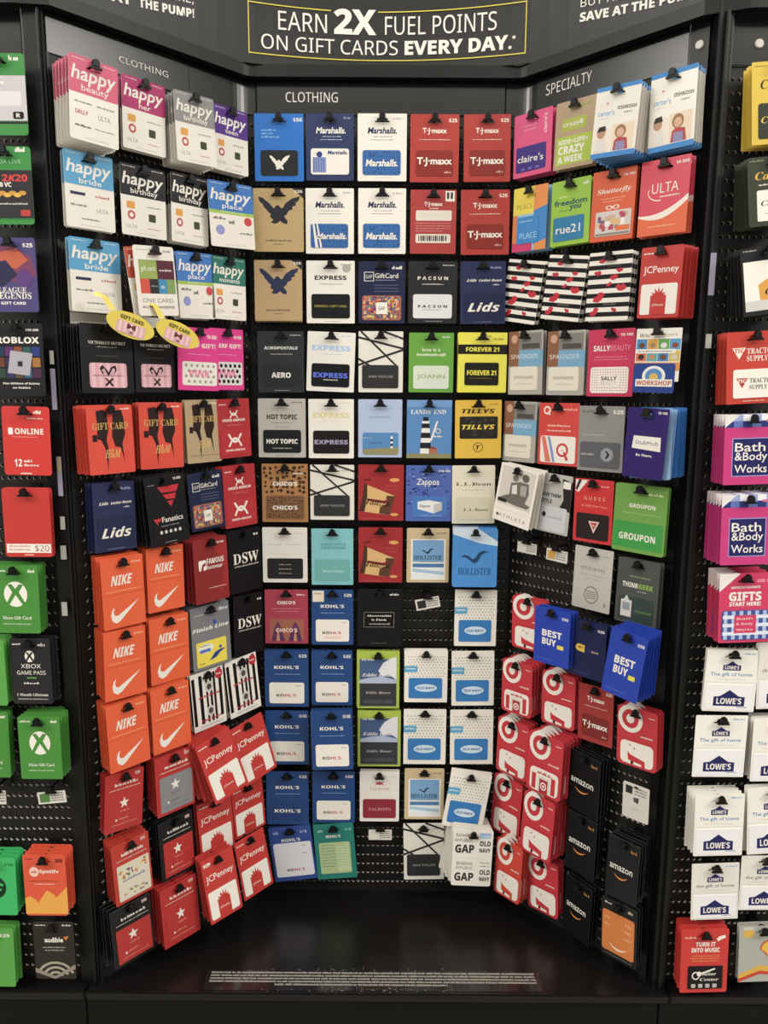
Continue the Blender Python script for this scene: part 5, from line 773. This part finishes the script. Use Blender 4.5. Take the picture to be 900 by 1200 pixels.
('B12e','gapmulti',0.2279,-1.0499,0.110,0.0974,0.1498,-0.035,0.00,6,6),
('R1a','claires',0.0613,0.5964,0.050,0.0970,0.1294,0.000,0.00,2,0),
('R1b','crazy8',0.1654,0.5950,0.050,0.0929,0.1312,-0.025,0.00,1,0),
('R1c','carters',0.2821,0.5814,0.091,0.0926,0.1276,-0.070,0.00,6,6),
('R1d','carters',0.3736,0.5919,0.057,0.0885,0.1385,0.000,0.00,3,3),
('R2a','place',0.0617,0.4446,0.050,0.0879,0.1339,-0.016,0.00,2,0),
('R2b','rue21',0.1616,0.4410,0.050,0.0929,0.1306,0.000,0.00,1,0),
('R2c','shutterfly',0.2599,0.4418,0.050,0.0945,0.1353,-0.024,0.00,1,0),
('R2d','ulta',0.3647,0.4412,0.050,0.0970,0.1379,-0.017,0.00,2,2),
('R3a','sephora',0.0580,0.2910,0.050,0.0967,0.1340,-0.174,0.00,1,1),
('R3b','sephora',0.1635,0.2891,0.050,0.0948,0.1332,-0.142,0.00,2,2),
('R3c','sephora',0.2607,0.2847,0.050,0.0957,0.1355,-0.036,0.00,2,2),
('R3d','jcp',0.3772,0.2780,0.068,0.0829,0.1319,-0.026,0.00,4,0),
('R4a','spa',0.0616,0.1392,0.050,0.0917,0.1403,0.013,0.00,1,0),
('R4b','spa',0.1657,0.1342,0.050,0.0927,0.1363,0.000,0.00,1,0),
('R4c','sally',0.2710,0.1319,0.050,0.1038,0.1359,0.000,0.00,0,0),
('R4d','workshop',0.3763,0.1271,0.060,0.0916,0.1012,-0.022,0.00,0,0),
('R5a','spa',0.0544,-0.0168,0.050,0.0890,0.1373,-0.016,0.00,1,0),
('R5b','q',0.1552,-0.0188,0.050,0.1002,0.1362,0.000,0.00,0,0),
('R5c','grey25',0.2574,-0.0238,0.050,0.1049,0.1365,0.000,0.00,0,0),
('R5d','stubhub',0.3860,-0.0251,0.103,0.0834,0.1360,-0.052,0.00,7,7),
('R6a','athleta',0.0835,-0.1623,0.085,0.1027,0.1348,-0.178,0.00,3,0),
('R6b','style',0.1555,-0.1745,0.050,0.0846,0.1332,-0.068,0.00,0,0),
('R6c','guess',0.2486,-0.1784,0.050,0.0916,0.1366,0.000,0.00,0,0),
('R6d','groupon',0.3550,-0.1809,0.050,0.1132,0.1409,-0.021,0.00,1,0),
('R7c','stitchfix',0.2567,-0.3257,0.050,0.0909,0.1377,-0.026,0.00,0,0),
('R7d','thinkgeek',0.3596,-0.3354,0.050,0.0913,0.1377,-0.022,0.00,1,0),
('R8a','target',0.0969,-0.4675,0.050,0.0949,0.1270,0.019,0.00,1,1),
('R8b','bestbuy',0.2010,-0.4594,0.115,0.0888,0.1264,0.000,0.00,2,0),
('R8c','bestbuy_dark',0.2793,-0.4743,0.100,0.0872,0.1233,-0.013,0.00,1,0),
('R8d','bestbuy',0.3878,-0.4655,0.130,0.0786,0.1394,-0.122,0.00,5,0),
('R9a','target_gift',0.0826,-0.6217,0.068,0.0850,0.1310,0.000,0.00,4,4),
('R9b','target',0.1834,-0.6280,0.050,0.0873,0.1274,0.016,0.00,2,2),
('R9c','tj_dark',0.2778,-0.6320,0.050,0.0845,0.1304,0.024,0.00,0,0),
('R9d','target',0.3750,-0.6527,0.050,0.0894,0.1309,0.035,0.00,2,2),
('R10a','target',0.0711,-0.7770,0.057,0.0912,0.1434,-0.028,0.00,3,3),
('R10b','target_gift',0.1770,-0.7708,0.079,0.0920,0.1486,-0.034,0.00,5,5),
('R10c','amazon',0.2632,-0.7941,0.057,0.0769,0.1422,-0.014,0.00,3,0),
('R10d','white_note',0.3832,-0.8218,0.050,0.0592,0.0802,0.016,0.00,0,0),
('R11a','target',0.0571,-0.9334,0.050,0.0848,0.1557,-0.060,0.00,2,2),
('R11b','target',0.1657,-0.9259,0.079,0.0853,0.1559,-0.057,0.00,5,5),
('R11c','amazon',0.2647,-0.9420,0.057,0.0740,0.1429,-0.021,0.00,3,0),
('R11d','amazon',0.3733,-0.9474,0.068,0.0728,0.1415,-0.020,0.00,4,0),
('R12a','target_orange',0.0913,-1.0732,0.085,0.0767,0.1513,-0.042,0.00,5,5),
('R12b','target',0.1612,-1.0975,0.050,0.0861,0.1407,0.047,0.00,2,2),
('R12c','amazon',0.2606,-1.1106,0.050,0.0678,0.1431,-0.026,0.00,2,0),
('R12d','amazon_orange',0.3609,-1.1122,0.050,0.0846,0.1386,0.032,0.00,2,0),
('P1','gta',-0.0291,0.5938,0.050,0.0921,0.1376,0.000,0.00,0,0),
('P2','nba2k',-0.0287,0.4374,0.050,0.0930,0.1352,0.000,0.00,0,0),
('P3','league',-0.0312,0.2789,0.050,0.0937,0.1332,0.000,0.00,0,0),
('P4','roblox',-0.0285,0.1250,0.050,0.0938,0.1347,0.000,0.00,0,0),
('P5','online',-0.0230,-0.0295,0.050,0.0914,0.1320,-0.017,0.00,0,0),
('P6','red20',-0.0339,-0.1859,0.050,0.0925,0.1374,0.000,0.00,1,0),
('P7','xbox',-0.0625,-0.3396,0.057,0.0923,0.1378,-0.013,0.00,3,0),
('P8','gamepass',-0.0464,-0.4910,0.050,0.0799,0.1376,0.000,0.00,2,0),
('P8x','xbox_light',-0.1397,-0.4914,0.057,0.0905,0.1386,0.000,0.00,3,0),
('P9','xbox',-0.0303,-0.6482,0.068,0.0850,0.1348,0.000,0.00,4,0),
('P9x','xbox',-0.1446,-0.6455,0.050,0.0889,0.1440,-0.020,0.00,2,0),
('P10','spotify',-0.0445,-0.9590,0.057,0.0895,0.1409,0.000,0.00,3,0),
('P10x','spotify_green',-0.1500,-0.9663,0.057,0.0904,0.1328,-0.017,0.00,3,0),
('P11','audible',-0.0385,-1.1211,0.050,0.0864,0.1353,0.000,0.00,0,0),
('P11x','xbox_light',-0.1729,-1.1362,0.050,0.0969,0.1399,-0.018,0.00,2,0),
('S1','cab_yellow',0.0663,0.5870,0.057,0.0968,0.1389,0.082,0.00,3,0),
('S2','cab_olive',0.0659,0.4248,0.068,0.0971,0.1189,0.114,0.00,4,0),
('S3','cab_photo',0.0661,0.2693,0.068,0.0977,0.1212,0.141,0.00,4,0),
('S4','tsc',0.0630,0.1188,0.057,0.1056,0.1338,0.063,0.00,3,0),
('S5','bbw',0.0655,-0.0356,0.068,0.1032,0.1330,0.040,0.00,4,4),
('S6','bbw',0.0657,-0.1866,0.079,0.1014,0.1367,0.038,0.00,5,5),
('S7','gifts',0.0782,-0.3428,0.068,0.1022,0.1404,0.044,0.00,4,4),
('S8','lowes',0.0757,-0.5045,0.050,0.1058,0.1313,-0.024,0.00,1,0),
('S8x','lowes_grey',0.1742,-0.4926,0.050,0.1018,0.1356,0.049,0.00,1,0),
('S9','lowes',0.0629,-0.6444,0.050,0.1061,0.1342,0.000,0.00,0,0),
('S9x','lowes',0.1805,-0.6493,0.050,0.1048,0.1381,0.015,0.00,2,0),
('S10','lowes',0.0685,-0.8130,0.057,0.1020,0.1385,0.032,0.00,3,0),
('S10x','lowes',0.1789,-0.7997,0.050,0.1041,0.1505,0.070,0.00,1,0),
('S11','lowes_grey',0.0744,-0.9735,0.050,0.1000,0.1308,0.046,0.00,0,0),
('S11x','lowes_grey',0.1795,-0.9554,0.050,0.1032,0.1258,0.016,0.00,0,0),
('S12','guitar',0.0605,-1.1216,0.057,0.1010,0.1518,0.035,0.00,3,0),
('S12x','shell',0.1875,-1.1187,0.050,0.1021,0.1336,0.046,0.00,1,0),
]
BEHIND={'R5d': 'clear_blue', 'L3b': 'happy_orange'}
rnd=random.Random(7); PACK=[]
for (cid,key,u,z,d,w_,h_,roll,pitch,nb,nt) in CARDS:
    k=cid[0]; where=place(cid); w_*=1+.8*abs(YAW.get(cid,0)); short=DESC[key].split(' card')[0]; short=' '.join(short.split()[:3])
    gift_card(key,k,u,z,d,w_,h_,roll,pitch,'%s, %s'%(DESC[key],where),GRP[k],yaw=YAW.get(cid,0))
    hl=d+.007; ca=math.cos(roll); hu=u+.085*h_*math.sin(roll); hz=z-.085*h_*math.cos(roll)+.004
    if cid not in ('R10d',): hook(k,hu,hz,hl,'black hook tip carrying cards, %s'%where,-roll*.5)
    bk=BEHIND.get(cid,key); gap=min(.0125,(d-.012)/max(1,nb)) if nb else 0; dr=rnd.uniform(-1,1)*.004
    for i in range(nb):
        dd=d-gap*(i+1); ro=roll*(1-.12*(i+1))+rnd.uniform(-.012,.012); du=dr*(i+1)*.35+rnd.uniform(-.001,.001); dz=rnd.uniform(-.0015,.001)
        if cid=='B12e': ro=-.05*(i+1)-.02; du=-.001
        if cid=='L3b': ro=.13; du=-.012; dz=-.001; 
        if cid=='R5d': ro=rnd.uniform(-.05,.03)
        pt=pitch*(1-.15*(i+1))
        kk='pale_blue' if cid=='R5d' and i<3 else bk
        if cid=='R8d': kk='bestbuy'
        a=(kk,k,u+du,z+dz,dd,w_,h_,ro,pt)
        if i<nt: gift_card(*a,'%s card back in %s stack, %s'%(ROWN[i+2],' '.join(DESC[kk].split(' card')[0].split()[:1 if cid[0] in 'PS' else 2]),where),'cards hanging behind, '+where,full=kk in FULLB or kk.startswith('happy'),yaw=YAW.get(cid,0))
        else: PACK.append(a+(YAW.get(cid,0),))
# the rest of the thick stacks, nobody could tell them apart
bm=bmesh.new(); pm=[]; 
for (kk,k,u,z,d,w_,h_,ro,pt,yw) in PACK:
    me=meshes(kk)['carrier']; M_=Matrix.Translation(at(k,u,z,d))@Matrix.Rotation(rz(k)+yw,4,'Z')@Matrix.Rotation(-ro,4,'Y')@Matrix.Rotation(-pt,4,'X')@Matrix.Diagonal((w_/CW,1,h_/CH,1))
    idx=[]
    for m_ in me.materials:
        if m_ not in pm: pm.append(m_)
        idx.append(pm.index(m_))
    vs_=[bm.verts.new(M_@v.co) for v in me.vertices]
    for p in me.polygons:
        f=bm.faces.new([vs_[i] for i in p.vertices]); f.material_index=idx[p.material_index]
me=bpy.data.meshes.new('packed_gift_cards'); bm.to_mesh(me); bm.free()
for m_ in pm: me.materials.append(m_)
tag(link(bpy.data.objects.new('packed_gift_cards',me)),'tightly packed card backs deep inside the thick stacks','gift cards',kind='stuff')
